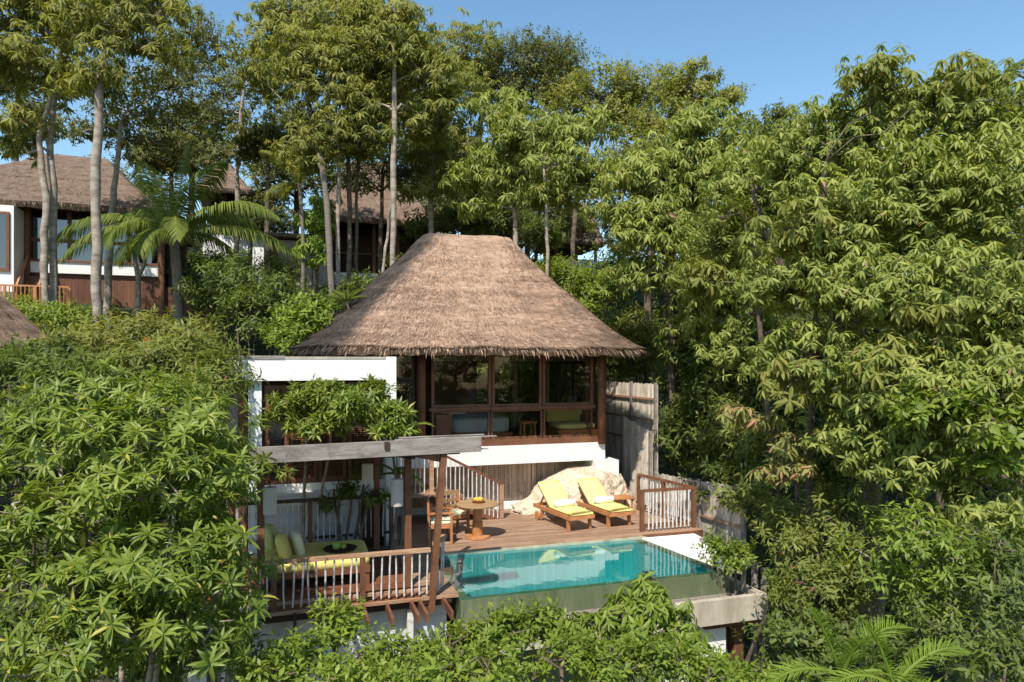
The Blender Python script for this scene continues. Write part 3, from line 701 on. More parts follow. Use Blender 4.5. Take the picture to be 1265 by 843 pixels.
# stairs with sloping rail
st=thing('stairs','short wooden stair climbing left from the deck below the villa','stairs',(4.1,16.6,0))
for i in range(4):
    MB().box(4.75-.4*(i+1),4.75-.4*i+.03,16.35,17.3,.19*(i+1)-.04,.19*(i+1)).build('tread','deck_wood',st)
    MB().box(4.75-.4*i-.02,4.75-.4*i,16.36,17.3,.19*i+.002,.19*(i+1)-.042).build('riser','wood_brown',st)
MB().box(1.9,3.18,15.9,17.3,.72,.76).build('landing','deck_wood',st)
for x,y in((2.0,16.0),(3.0,16.0)): MB().box(x,x+.1,y,y+.1,0,.718).build('landing_post','wood_brown',st)
MB().beam((3.1,16.3,.62),(4.85,16.3,-.0),.05,.2).build('stringer','wood_brown',st)
MB().beam((3.1,16.3,1.80),(4.88,16.3,.86),.08,.06).build('handrail','wood_brown',st)
MB().box(4.81,4.91,16.25,16.35,-.01,.85).build('newel_post','rail_wood',st)
MB().box(3.05,3.15,16.25,16.35,-.01,1.78).build('newel_post','rail_wood',st)
MB().beam((1.9,16.3,1.82),(3.05,16.3,1.82),.08,.06).build('handrail','wood_brown',st)
for i in range(27):
    x=1.95+i*.108; zt_=1.76-max(0,(x-3.1))*.528; zb_=.66-max(0,(x-3.1))*.354
    if x>4.8 or abs(x-3.1)<.07: continue
    MB().tube([(x,16.27,zb_-.05),(x+rnd.uniform(-.01,.01),16.27,zt_)],.016,6).build('baluster','baluster_paint',st)
# ---------------------------------------------------------------- FENCES
def bamboo_fence(name,label,u,va,vb,z0,z1a,z1b,mt='bamboo_fence',rails=(.25,.5,.75),posts=(0,1),w=.055,flat=False):
    th=thing(name,label,'fence',(u,(va+vb)/2,z0)); b=MB(); y=va; L=vb-va
    while y<vb:
        ww=w*rnd.uniform(.8,1.1); t=(y-va)/L; zt=z1a+(z1b-z1a)*t+rnd.uniform(-.02,.02)
        if flat: b.box(u-.012+rnd.uniform(-.004,.004),u+.012,y,y+ww*.95,z0,zt)
        else: b.tube([(u,y,z0),(u+rnd.uniform(-.008,.008),y,zt)],ww*.5,6)
        y+=ww
    b.build('bamboo_screen' if not flat else 'boards',mt,th)
    for r in rails:
        MB().beam((u-.05,va,z0+(z1a-z0)*r),(u-.05,vb,z0+(z1b-z0)*r),.04,.06).build('rail','rail_wood',th)
    for p in posts:
        y=va+L*p; zt=z1a+(z1b-z1a)*p; MB().box(u-.085,u-.03,y-.05,y+.05,z0-.3,zt+.05).build('post','wood_grey',th)
    return th
bamboo_fence('bamboo_fence','tall weathered bamboo screen fence to the right of the villa',9.6,16.95,20.4,-.2,3.28,3.28,rails=(.53,.71,.88),posts=(0,.42,1))
bamboo_fence('bamboo_fence','shorter bamboo panel in front of the tall screen behind the boulder',9.35,16.8,18.6,-.1,1.95,2.3,rails=(),posts=(0,))
bamboo_fence('board_fence','low grey board fence running forward from the deck railing',9.55,12.95,16.9,-.9,1.08,.80,rails=(.55,),posts=(0,.45,1),w=.11,flat=True)
MB_=thing('board_fence','broken grey fence frame at the pool corner with leaning post','fence',(8.55,11.6,-1.5))
MB().beam((8.55,11.35,-2.6),(8.58,11.35,-.05),.09,.09).build('post','wood_grey',MB_); MB().beam((8.6,11.2,-2.6),(8.68,11.2,-.12),.06,.09).build('post','wood_grey',MB_)
MB().beam((8.55,11.3,-.09),(8.55,13.2,-.06),.06,.12).build('rail','wood_grey',MB_); MB().beam((8.55,11.4,-.85),(8.55,13.0,-.5),.05,.08).build('rail','wood_grey',MB_)
MB().beam((8.55,12.6,-2.2),(8.55,12.6,-.1),.08,.08).build('post','wood_grey',MB_)
# ---------------------------------------------------------------- BOULDER
def boulder():
    g=np.random.default_rng(5)
    vs=[];fs=[];nu,nv=160,90
    from mathutils import noise
    for i in range(nv+1):
        ph=-PI/2+PI*i/nv
        for j in range(nu):
            t=2*PI*j/nu; d=Vector((math.cos(ph)*math.cos(t),math.cos(ph)*math.sin(t),math.sin(ph)))
            r=1+.22*noise.noise(d*1.3+Vector((3,1,7)))+.10*noise.noise(d*3+Vector((9,2,1)))+.04*noise.noise(d*6)+.02*noise.noise(d*14)+.015*noise.noise(d*30)-.05*max(0,1-abs(noise.noise(d*2.3+Vector((4,4,4))))*14)
            x=1.62*d.x*r; y=.95*d.y*r; z=1.18*d.z*r
            if x<0: z*=1-.62*min(1,(-x/1.62))**1.0
            z=min(z,1.12+.05*x)
            vs.append((7.3+x*(1.18 if x<0 else .98),16.95+y,z-.05))
    for i in range(nv):
        for j in range(nu): fs.append((i*nu+j,i*nu+(j+1)%nu,(i+1)*nu+(j+1)%nu,(i+1)*nu+j))
    mb=MB(); mb.add(vs,fs); o=mb.build('boulder','boulder_rock',smooth=True,org=(7.2,16.9,0)); tag(o,'big cream coloured granite boulder behind the yellow loungers','boulder')
boulder()
# ---------------------------------------------------------------- LOUNGERS
def lounger(u,v,rot,label,first=None):
    th=thing('sun_lounger',label,'sun lounger',(u,v,0),True,'yellow sun loungers on the deck'); th.rotation_euler=(0,0,TH+rot)
    FR[th.name]=(Vector((0,0,0)),True)
    b=MB()
    for s in(-1,1): b.box(s*.31-.025,s*.31+.025,0,1.78,.27,.36)
    b.box(-.285,.285,.0,.05,.275,.355); b.box(-.285,.285,1.73,1.78,.275,.355)
    y=.09
    while y<1.05: b.box(-.285,.285,y,y+.06,.345,.362); y+=.085
    b.build('frame','wood_teak',th)
    b=MB(); hy,hz=1.02,.37; an=R(39); cs,sn=math.cos(an),math.sin(an); Lb=.74
    for s in(-1,1): b.beam((s*.27,hy,hz),(s*.27,hy+Lb*cs,hz+Lb*sn),.04,.045)
    for i in range(9):
        q=.06+i*.08; b.beam((-.25,hy+q*cs,hz+q*sn),(.25,hy+q*cs,hz+q*sn),.055,.018,(0,-sn,cs))
    b.beam((-.2,hy+.5*cs,hz+.5*sn),(-.2,hy+.66,.30),.03,.03); b.beam((.2,hy+.5*cs,hz+.5*sn),(.2,hy+.66,.30),.03,.03)
    b.build('back_frame','wood_teak',th)
    for s in(-1,1):
        MB().box(s*.29-.032,s*.29+.032,.12,.19,0,.272).build('leg','wood_teak',th)
        MB().box(s*.29-.032,s*.29+.032,1.36,1.43,.06,.272).build('leg','wood_teak',th)
        w=MB(); w.tube([(s*.345,1.50,.11),(s*.385,1.50,.11)],.11,18); w.build('wheel','wood_teak',th)
    # mattress: bent slab with rounded edges
    b=MB(); prof=[(.02,.375),(.3,.375),(.6,.375),(.8,.375),(.95,.378),(1.02,.385)]
    P=[(y,z) for y,z in prof]+[(hy+q*cs,hz+.02+q*sn) for q in(.1,.3,.5,.66,.77)]
    th_=.065; vs=[];fs=[]
    for k,(y,z) in enumerate(P):
        a=P[max(0,k-1)];c=P[min(len(P)-1,k+1)]; ty,tz=c[0]-a[0],c[1]-a[1]; l=math.hypot(ty,tz); ny,nz=-tz/l,ty/l
        for x,o_ in((-.29,0),(-.305,.3),(-.29,.85),(-.2,1.0),(0,1.04),(.2,1.),(.29,.85),(.305,.3),(.29,0)): vs.append((x,y+ny*th_*o_,z+nz*th_*o_))
    m=9
    for k in range(len(P)-1):
        for j in range(m): fs.append((k*m+j,k*m+(j+1)%m,(k+1)*m+(j+1)%m,(k+1)*m+j))
    fs.append(tuple(range(m))); fs.append(tuple((len(P)-1)*m+j for j in range(m))[::-1])
    b.add(vs,fs).build('mattress','cushion_yellow',th,smooth=True)
    b=MB(); y,z=P[5]; b.box(-.3,.3,y-.006,y+.006,z+.045,z+th_*1.06); b.box(-.3,.3,.5,.512,.42,.375+th_*1.06); b.build('seam','cushion_olive',th)
    return th
lounger(6.27,14.48,R(9),'left yellow sun lounger on the deck, next to the open boards')
lounger(7.32,14.56,R(7),'right yellow sun lounger on the deck, closest to the railing')
for u,v,l in((6.12,15.22,'rolled white towel on the left lounger'),(7.19,15.30,'rolled white towel on the right lounger')):
    b=MB(); a=R(7); n=26; vs=[]
    b.tube([(u-.27*math.cos(a),v-.27*math.sin(a),.52),(u-.25*math.cos(a),v-.25*math.sin(a),.52),(u,v,.525),(u+.25*math.cos(a),v+.25*math.sin(a),.52),(u+.27*math.cos(a),v+.27*math.sin(a),.52)],[.05,.08,.083,.08,.05],18)
    o=b.build('rolled_towel','towel_white',org=(u,v,.44),smooth=True); tag(o,l,'towel','rolled towels')
th=thing('side_table','small low teak side table beside the right lounger','side table',(7.98,15.95,0))
MB().box(7.7,8.25,15.7,16.2,.40,.43).build('table_top','wood_teak',th)
for x in(7.74,8.18):
    for y in(15.74,16.13): MB().box(x,x+.04,y,y+.04,0,.398).build('leg','wood_teak',th)
# ---------------------------------------------------------------- ROUND TABLE + CHAIRS
tu,tv=3.83,14.69
th=thing('round_table','round wooden pedestal table with a fruit bowl on it','table',(tu,tv,0))
MB().lathe((tu,tv,0),[(.46,.722),(.475,.73),(.475,.752),(.46,.762)],48).build('table_top','wood_pale',th)
MB().lathe((tu,tv,0),[(.12,.05),(.115,.36),(.105,.365),(.10,.72)],24).build('pedestal','wood_teak',th)
MB().lathe((tu,tv,0),[(.27,0),(.28,.012),(.27,.045),(.14,.052)],32).build('base','wood_teak',th)
th=thing('fruit_bowl','shallow wooden bowl standing on the round table','bowl',(tu+.03,tv+.05,.763))
MB().lathe((tu+.03,tv+.05,.763),[(.06,0),(.12,.02),(.155,.06),(.148,.06),(.11,.028),(.03,.018)],28).build('bowl','wood_teak',th)
for i in range(6):
    c=(tu+.03+.07*math.cos(i*1.05),tv+.05+.07*math.sin(i*1.05),.763+.075); o=MB().sell(c,(.042,.042,.038),.95,12,8).build('fruit','fruit_orange',org=c,smooth=True); tag(o,'small yellow orange fruit in the wooden bowl on the round table','fruit','fruits in the wooden bowl')
def chair(u,v,rot,label):
    th=thing('armchair',label,'armchair',(u,v,0),True,'wooden armchairs around the table'); th.rotation_euler=(0,0,TH+rot); FR[th.name]=(Vector((0,0,0)),True)
    for s in(-1,1):                      # faces -y
        MB().box(s*.27-.025,s*.27+.025,-.25,-.20,0,.64).build('front_leg','wood_teak',th)
        MB().beam((s*.27,.24,0),(s*.27,.27,.9),.05,.05,(0,1,0)).build('rear_leg','wood_teak',th)
        MB().box(s*.27-.035,s*.27+.035,-.29,.24,.643,.675).build('armrest','wood_teak',th)
    b=MB(); b.box(-.245,.245,-.245,-.215,.34,.41); b.box(-.245,.245,.215,.245,.34,.41); b.box(-.285,-.255,-.2,.22,.34,.41); b.box(.255,.285,-.2,.22,.34,.41); b.box(-.245,.245,-.21,.21,.395,.41)
    b.build('seat_frame','wood_teak',th)
    b=MB(); b.box(-.245,.245,.25,.285,.80,.90); b.box(-.245,.245,.245,.275,.64,.72); b.box(-.245,.245,.24,.27,.52,.57); b.build('back_slats','wood_pale',th)
    MB().sell((0,0,.445),(.24,.235,.038),.3).build('seat_cushion','cushion_cream',th,True)
    return th
chair(3.42,15.35,R(18),'pale wooden armchair behind the round table facing the pool')
chair(2.98,14.62,R(80),'wooden armchair left of the round table seen from the side')
# ---------------------------------------------------------------- DAYBED
th=thing('daybed','wide low wooden daybed with olive yellow mattress in the pavilion','daybed',(.4,12.75,0))
b=MB(); b.box(-.68,1.22,12.1,13.45,.22,.33); b.build('frame','wood_brown',th)
for x in(-.66,1.12):
    for y in(12.12,13.35): MB().box(x,x+.09,y,y+.09,0,.218).build('leg','wood_brown',th)
MB().sell((.28,12.78,.40),(.96,.68,.085),.22,28,12).build('mattress','cushion_olive',th,True)
for i,(x,y,z,rt,ti,mt,l) in enumerate(((-.40,13.15,.70,.15,-.35,'cushion_pillow','large patterned green cushion at the rear of the daybed'),(-.48,12.75,.80,.0,-.3,'cushion_pillow','large green cushion leaning at the back of the pile on the daybed'),(-.22,12.55,.66,-.2,-.3,'cushion_olive','yellow green cushion in front of the pile on the daybed'),(.00,12.72,.66,.25,-.25,'cushion_cream','pale yellow speckled cushion nearest the middle of the daybed'))):
    o=MB().sell((x,y,z),(.09,.22,.24),.62,22,14,rt,ti).build('cushion',mt,org=(x,y,.47),smooth=True); tag(o,l,'cushion','cushions on the daybed')
th=thing('serving_tray','dark round tray on the daybed mattress','tray',(.75,12.75,.487)); MB().lathe((.75,12.75,.487),[(.27,0),(.30,.03),(.28,.03),(.26,.012)],30).build('tray','wood_dark',th)
for x,y,r in((.68,12.68,.075),(.80,12.7,.055),(.72,12.83,.06)):
    o=MB().sell((x,y,.50+r),(r,r,r*.95),.95,14,10).build('green_fruit','fruit_green',org=(x,y,.5),smooth=True); tag(o,'shiny green fruit on the dark tray','fruit','green fruits on the tray')
# ---------------------------------------------------------------- LANTERNS
for px,y0_,y1_,v,l in((490.5,592,625,11.75,'white cylinder lantern hanging at the right side of the pavilion'),(454,573,597.5,13.2,'white cylinder lantern hanging behind the middle post of the pavilion'),(333.5,602,635,11.75,'white cylinder lantern hanging at the left post of the pavilion')):
    x=fu(px,v); za,zb2=fz(px,y1_,v),fz(px,y0_,v)
    th=thing('lantern',l,'lantern',(x,v,za),True,'hanging pavilion lanterns')
    MB().lathe((x,v,za),[(.105,0),(.106,.01),(.106,zb2-za-.01),(.105,zb2-za)],24).build('shade','lantern_fabric',th)
    MB().tube([(x,v,zb2+.001),(x,v,2.25 if v<12.5 else 2.15)],.008,6).build('cord','wood_dark',th)
# ---------------------------------------------------------------- BACKGROUND HOUSES
lh=thing('villa','upper left thatched villa with tall glass front behind the palm','villa',(-8,31,5.8))
thatch_roof(lh,[(-14.5,29.9),(-4.95,29.9),(-4.95,38),(-14.5,38)],(-9.9,33.8),(-8.2,33.8),9.95,12.75,mt='thatch_old',n=110,rings=24,strands=9000,fringe=900,rc=.3,seed=8)
LV=31.0
def ul(px): return fu(px,LV)
MB().box(-13.5,ul(32),LV-1.2,LV+3,5.4,9.75).build('white_wing','white_plaster',lh)
window(fu(-30,29.72),fu(11,29.72),7.3,9.5,LV-1.28,lh,fw=.1,gm='window_glass_dark')
MB().box(ul(34),ul(198),LV-.1,LV+.2,7.42,7.85).build('base_wall','white_plaster',lh)
b=MB(); x=ul(34)
while x<ul(262): b.box(x,x+.11,LV+.02+rnd.uniform(0,.01),LV+.12,5.3,7.415 if x<ul(200) else 7.0); x+=.115
b.build('skirt_boards','skirt_wood',lh)
MB().box(ul(34),ul(205),LV+.3,LV+6,7.6,7.8).build('floor','wood_dark',lh); MB().box(ul(34),ul(205),LV+5.5,LV+5.6,7.8,10).build('inner_wall','interior_wall',lh)
for p in(34,200): MB().tube([(ul(p),LV-.1,5.6),(ul(p),LV-.1,10.1)],.13,10).build('column','wood_brown',lh)
for a_,b2 in((36,60),(60,86),(86,122),(122,160),(160,197)):
    window(ul(a_),ul(b2)-.02,7.87,8.7,LV,lh,fw=.06,gm='window_glass_dark'); window(ul(a_),ul(b2)-.02,8.72,9.95,LV,lh,fw=.06,gm='window_glass_dark')
MB().box(ul(34),ul(200),LV-.16,LV-.1,7.86,7.94).build('sill','wood_brown',lh)
railing('railing','brown terrace railing of the upper left villa',(fu(-30,29.6),29.6,fz(40,385,29.6)),(fu(86,29.6),29.6,fz(40,385,29.6)),.95,[0,.3,.62,1],24,rail='wood_teak',post='wood_teak',bal='wood_teak',seed=9,br=.02)
tr_=thing('terrace','raised brown terrace in front of the upper left villa','terrace',(-10,30,5)); MB().box(fu(-40,29.6),fu(88,29.6),29.5,31,4.6,fz(40,385,29.6)-.002).build('base','skirt_wood',tr_)
s2=thing('stairs','small wooden steps leading up to the upper left villa','stairs',(fu(35,30),30,6.2))
zb_=fz(40,385,29.6)
for i in range(6): MB().box(fu(25,30),fu(50,30),29.75+i*.2,29.75+i*.2+.25,zb_+.24*i,zb_+.24*i+.24).build('step','wood_brown',s2)
for p in(24,51):
    MB().beam((fu(p,30),29.7,zb_+.9),(fu(p,30),31.0,zb_+2.4),.06,.1).build('handrail','wood_teak',s2); MB().beam((fu(p,30),29.72,zb_),(fu(p,30),29.72,zb_+1.0),.09,.09,(0,1,0)).build('newel_post','wood_teak',s2)
def hut(label,eave,ra,rb,ze,zr,walls,floorz,seed,roofmt='thatch_old',st=5000):
    cx=sum(p[0] for p in eave)/len(eave); cy=sum(p[1] for p in eave)/len(eave)
    h=thing('thatched_hut',label,'hut',(cx,cy,floorz-1)); thatch_roof(h,eave,ra,rb,ze,zr,mt=roofmt,n=80,rings=20,strands=st,fringe=700,rc=.3,seed=seed)
    x0,x1,y0,y1=walls
    MB().box(x0,x1,y0,y1,floorz-2.2,floorz).build('base_wall','white_plaster',h)
    MB().box(x0+.1,x1-.1,y0+2.5,y1-.1,floorz,ze+.2).build('inner_wall','wood_dark',h)
    b=MB(); n=int((x1-x0)/1.1)
    for i in range(n+1):
        x=x0+(x1-x0)*i/n; MB().box(x-.07,x+.07,y0,y0+.14,floorz,ze+.15).build('post','wood_brown',h)
    for z in(floorz+.9,): MB().box(x0,x1,y0+.02,y0+.1,z,z+.07).build('rail','wood_brown',h)
    return h
hut('thatched hut behind the tree trunks left of the main roof ridge',[(.6,32.2),(6.5,32.2),(6.5,38.5),(.6,38.5)],(2.9,35.2),(4.3,35.2),10.6,14.0,(1.3,5.8,33.3,37.5),8.2,21)
hut('small thatched hut peeking out through trees right of the main roof',[(fu(684,36),36),(fu(742,36)+.4,36),(fu(742,36)+.4,40),(fu(684,36),40)],(fu(716,38),38),(fu(722,38),38),fz(710,297,36),fz(712,252,38),(fu(690,36.6),fu(738,36.6),36.8,39.5),fz(710,322,36.8),22)
hut('distant thatched hut tip above the coconut palm',[(fu(240,38),38),(fu(314,38),38),(fu(314,38),44),(fu(240,38),44)],(fu(268,41),41),(fu(278,41),41),fz(290,234,38),fz(268,203,41),(fu(250,39),fu(306,39),39.2,43),fz(280,290,39),23)
hw=thing('white_house','partly hidden white house wall with wooden door behind the palm','house',(fu(335,33),33,6.5))
MB().box(fu(312,33),fu(326,33),33,33.5,6.3,fz(320,290,33)).build('wall','white_plaster',hw); MB().box(fu(326,33),fu(343,33),33.1,33.5,6.3,fz(335,292,33)).build('door_panel','skirt_wood',hw); MB().box(fu(343,33),fu(408,33),33.15,36,6.3,fz(350,296,33)).build('side_wall','grey_plaster',hw)
MB().box(fu(306,33),fu(412,33),32.7,36.4,fz(350,294,33)+.0,fz(350,294,33)+.18).build('roof','thatch_old',hw)
nb=thing('thatched_hut','corner of a neighbouring thatched roof at the left edge below the upper villa','hut',w2uv(tuple(W(-60,500,16))))
c=w2uv(tuple(W(45,434,16))); thatch_roof(nb,[(c[0]-5.5,c[1]-2.4),(c[0],c[1]-2.0),(c[0],c[1]+3.2),(c[0]-5.5,c[1]+3.2)],(c[0]-2.8,c[1]+.6),(c[0]-2.5,c[1]+.6),c[2]-.1,c[2]+2.7,n=80,rings=20,strands=5000,fringe=600,rc=.3,seed=31)
MB().box(c[0]-4.6,c[0]-.9,c[1]-1.2,c[1]+2.4,c[2]-4,c[2]+.2).build('wall','grey_plaster',nb)
#@@VEG
# ---------------------------------------------------------------- TREES (tall, up the hill)
def tall(label,tr,lobes,kind='canopy',lm='leaf_canopy',bm='bark_pale',dens=34,seed=0,group='tall slender trees on the hillside',**kw):
    """tr: list of trunks, each list of (px,py,Y,width_px); first point goes down to the ground"""
    T=[];base=None
    for t in tr:
        pts=[];rad=[]
        for i,(px,py,Y,w) in enumerate(t):
            p=W(px,py,Y); 
            if i==0:
                g0=Vector((p.x,p.y,gz(p.x,p.y)-.3))
                if base is None: base=Vector((p.x,p.y,gz(p.x,p.y)))
                if g0.z<p.z-.1: pts.append(tuple(g0)); rad.append(w*Y/F*.55)
            pts.append(tuple(p)); rad.append(w*Y/F*.5)
        T.append((pts,rad))
    return plant('tree',label,'tree',base,T,[lobe(*l) for l in lobes],kind,lm,bm,dens,group,seed,**kw)
tall('twin trunk pale tree at the far left in front of the upper villa',[[(58,425,21,8.5),(54,330,21,8.5),(58,245,21,8.5),(48,172,21,6),(70,90,21,4)],[(66,380,21.3,9),(66,250,21.3,9),(62,170,21.3,7),(72,100,21.3,5),(78,30,21.3,3)]],
  [(20,30,21,60,45),(90,25,22,60,40),(50,85,21,60,35),(15,185,22,30,18),(100,110,21.5,45,28),(30,150,21,26,20),(-30,60,21,50,60),(60,-20,21,70,40)],seed=101)
tall('single straight pale trunk tree rising to the top of the photo',[[(118,440,19,11),(119,330,19,11.5),(118,230,19,11),(122,120,19,9),(128,50,19,6)]],
  [(120,30,19.5,60,40),(165,60,19.5,50,36),(130,95,19.3,50,26),(190,20,20,55,32),(150,-20,20,70,40)],seed=102)
tall('short white barked tree behind the single straight trunk',[[(132,388,24,9),(137,270,24,8.5),(145,200,24,6),(150,150,24,4)]],
  [(160,140,25,60,36),(210,110,25,55,40),(180,175,25,45,22),(120,160,25,40,25)],lm='leaf_canopy_dark',kind='round',seed=103)
tall('small forked tree in front of the upper villa glass',[[(170,385,24.5,6),(171,345,24.5,6),(164,300,24.5,4)],[(171,345,24.5,5),(180,320,24.5,4),(184,285,24.5,3)]],
  [(172,268,25,24,16)],lm='leaf_dark',kind='mid',seed=104,dens=30)
tall('slender tree rising beside the coconut palm',[[(292,305,29,6.5),(293,230,29,6),(296,165,29,5),(300,110,29,3.5)]],
  [(240,90,30,50,38),(300,110,30,42,34),(260,50,30,48,26),(330,80,31,34,36),(270,140,30,42,20)],seed=105,kind='round',lm='leaf_canopy_dark')
tall('tree with broad drooping crown left of the main roof',[[(418,355,23,5.5),(417,280,23,5.5),(420,165,23,5)]],
  [(410,110,23,62,55),(390,180,23,48,38),(440,170,23,52,34),(370,70,23.5,50,42),(450,70,23.5,56,40),(420,30,24,60,30)],seed=106,dens=44)
tall('dark slanting trunk tree left of the main roof',[[(410,362,22.5,8),(406,290,22.5,8),(399,215,22.5,8),(395,190,22.5,7)]],
  [(350,40,26,60,34),(330,90,27,40,40),(380,15,26,60,30)],bm='palm_bark',seed=107)
tall('pair of thin trunks in front of the middle hut',[[(431,345,24,6),(432,260,24,6),(430,190,24,5),(436,110,24,3)],[(441,345,24.4,4.5),(440,250,24.4,4),(446,150,24.4,3)]],
  [(470,120,26,50,40),(500,60,27,45,34)],bm='bark_dark',seed=108)
tall('tall light grey trunk tree crossing the middle hut roof',[[(485,335,22,7),(486,230,22,7),(487,110,22,6),(486,60,22,4)],[(473,335,22.5,4),(480,280,22.5,3.5),(486,230,22,3)]],
  [(485,60,22.5,62,36),(520,95,22.5,52,36),(450,130,22.5,40,30),(540,150,23,44,34),(480,25,23,60,22)],seed=109,dens=44)
tall('grey trunk tree just left of the roof ridge',[[(533,310,26,7),(533,220,26,6),(535,140,26,4)]],
  [(545,190,26,44,34),(530,235,26,40,24),(560,120,27,44,44),(575,60,29,45,30)],seed=110)
tall('tall tree with rounded dark olive crown above the roof ridge',[[(588,320,30,9),(590,230,30,8),(592,170,30,7),(600,110,30,5)]],
  [(640,80,31,60,42),(690,75,32,40,34),(600,100,31,40,34),(650,120,31,60,26),(700,105,31,30,30)],kind='round',lm='leaf_canopy_dark',bm='bark_dark',seed=111,dens=60)
tall('young tree with layered light leaves behind the ridge right end',[[(636,320,22.5,6.5),(637,275,22.5,6),(632,220,22.5,4)]],
  [(600,215,22.5,40,26),(640,185,22.5,48,24),(590,255,22.5,22,14),(655,240,22.5,34,20),(615,140,23,44,28)],seed=112,lm='leaf_big',dens=44)
tall('thin trunk tree right of the ridge with bright drooping crown',[[(676,330,21,4.5),(675,250,21,4.5),(672,200,21,3)]],
  [(690,205,21,46,30),(650,160,21.5,44,26),(720,165,22,44,30),(700,240,21.2,40,18),(740,220,21.5,36,28)],seed=113,lm='leaf_big',dens=44)
tall('dark trunk tree in the gap right of the roof',[[(708,320,27,6),(712,240,27,6),(735,150,27,4)]],
  [(740,120,27,56,38),(790,115,27,46,34),(770,150,27,50,28),(830,110,28,36,30),(700,150,28,44,26)],kind='round',lm='leaf_canopy',bm='bark_dark',seed=114,dens=60)
tall('tree with knobbly sky branches right of centre',[[(800,330,24,9),(830,200,24,7),(860,130,24,5)]],
  [(850,110,24,32,26),(880,130,24,32,24),(906,112,24,16,8),(905,145,24,14,10),(860,85,24,14,12),(878,95,24,12,14),(830,150,24,50,28),(800,190,23,50,34)],kind='round',lm='leaf_canopy',bm='bark_dark',seed=115,dens=70,clump=.25)
tall('bright olive tree between the main roof and the big right tree',[[(830,420,20,9),(830,250,20,7),(810,200,20,5)]],
  [(800,215,19.5,56,38),(850,200,19.5,50,40),(770,260,19.5,36,22),(840,265,19,52,34),(880,160,19.5,50,30),(905,215,19,50,36),(800,290,19,36,22),(790,340,19.5,34,22)],lm='leaf_big',kind='canopy',bm='bark_dark',seed=116,dens=50)
# far wall of trees
fargrp='distant trees on the hill top'
fl=['distant tree behind the far left villa roof','distant tree left of the coconut palm','distant dark tree right of the coconut palm','distant tree behind the slanting trunk','distant tree between the middle hut and the ridge','distant tree behind the ridge','distant tree behind the small right hut','distant tree right of the small hut','distant tree far right behind the big tree','distant tree at the right edge','distant tree hidden behind the left half of the big right tree','distant tree hidden behind the right half of the big right tree']
for i,(px,py,Y,rx,rz) in enumerate(((40,150,42,30,24),(110,225,40,40,22),(235,165,40,44,40),(365,190,38,46,60),(480,150,40,60,50),(570,230,38,60,50),(650,235,40,60,60),(820,250,34,60,70),(960,190,30,60,54),(1240,170,24,60,60),(1060,230,22,70,60),(1160,230,22,70,60))):
    tall(fl[i],[[(px,py+110,Y,8),(px+4,py,Y,6)]],[(px,py,Y,rx,rz),(px-rx*.7,py+rz*.6,Y-1,rx*.7,rz*.6),(px+rx*.7,py+rz*.5,Y-1,rx*.7,rz*.6),(px+rx*.2,py-rz*.6,Y,rx*.6,rz*.5)],kind='round',lm='leaf_canopy_dark',bm='bark_dark',group=fargrp,seed=200+i,dens=34,scale=1.5,clump=.5)
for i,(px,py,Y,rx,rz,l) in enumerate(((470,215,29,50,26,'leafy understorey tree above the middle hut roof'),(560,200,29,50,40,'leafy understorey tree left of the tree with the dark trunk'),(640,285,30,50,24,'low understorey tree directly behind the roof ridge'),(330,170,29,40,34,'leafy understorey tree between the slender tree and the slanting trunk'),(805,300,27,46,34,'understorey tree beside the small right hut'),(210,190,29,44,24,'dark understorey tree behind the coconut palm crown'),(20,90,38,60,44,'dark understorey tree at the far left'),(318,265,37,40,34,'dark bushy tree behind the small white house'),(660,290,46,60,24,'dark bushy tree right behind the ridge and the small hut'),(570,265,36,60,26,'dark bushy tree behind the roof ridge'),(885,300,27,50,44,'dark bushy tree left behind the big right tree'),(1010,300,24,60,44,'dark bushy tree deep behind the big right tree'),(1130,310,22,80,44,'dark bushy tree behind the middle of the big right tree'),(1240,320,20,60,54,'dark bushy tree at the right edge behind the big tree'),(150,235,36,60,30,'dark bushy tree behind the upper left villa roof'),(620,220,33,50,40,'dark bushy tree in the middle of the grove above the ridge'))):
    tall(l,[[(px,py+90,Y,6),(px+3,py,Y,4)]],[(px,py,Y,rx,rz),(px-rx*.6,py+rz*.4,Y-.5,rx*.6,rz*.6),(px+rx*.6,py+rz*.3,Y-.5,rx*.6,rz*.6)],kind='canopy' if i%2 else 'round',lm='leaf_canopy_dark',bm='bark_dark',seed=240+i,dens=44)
# ---------------------------------------------------------------- BIG RIGHT TREE
tall('huge spreading tree with drooping leaf clusters filling the right side',[[(1080,700,13.5,22),(1070,520,13.5,18),(1060,380,13.5,14),(1050,260,13.5,9)],[(1072,470,13.5,12),(1160,340,13,9),(1190,220,13,6)],[(1068,430,13.5,11),(960,320,14,8),(930,240,14,5)]],
  [(1085,140,13,62,55),(1180,140,12.5,60,55),(1000,190,13.5,62,56),(930,230,17,56,56),(1130,240,12,80,60),(1040,270,12.3,70,56),(1230,230,12,60,80),(900,310,17.5,64,58),(970,340,12.5,62,50),(1080,360,11.5,72,52),(1190,350,11,72,60),(1255,420,11,60,80),(872,395,18.5,40,40),(915,420,17,50,44),(1000,440,12,62,46),(1110,460,11,74,52),(1210,500,10.5,70,60),(1130,570,10.8,60,44),(1230,610,10.5,55,44),(1060,540,11.4,50,36)],
  kind='big',lm='leaf_big',bm='bark_dark',dens=135,seed=300,group=None,clump=.34,low=-.75,scale=.66)
tall('dark shaded tree with reddish young leaves right of the bamboo fence',[[(900,660,18.5,8),(890,520,18.5,7),(880,440,18.5,5)]],
  [(862,470,20.5,40,50),(858,545,20,38,44),(910,520,17,42,50),(960,560,15.5,46,46),(850,415,21.5,38,34),(930,600,15.0,40,30)],kind='mid',lm='leaf_mixed',bm='bark_dark',dens=80,seed=301,group=None,low=-.8,scale=1.15)
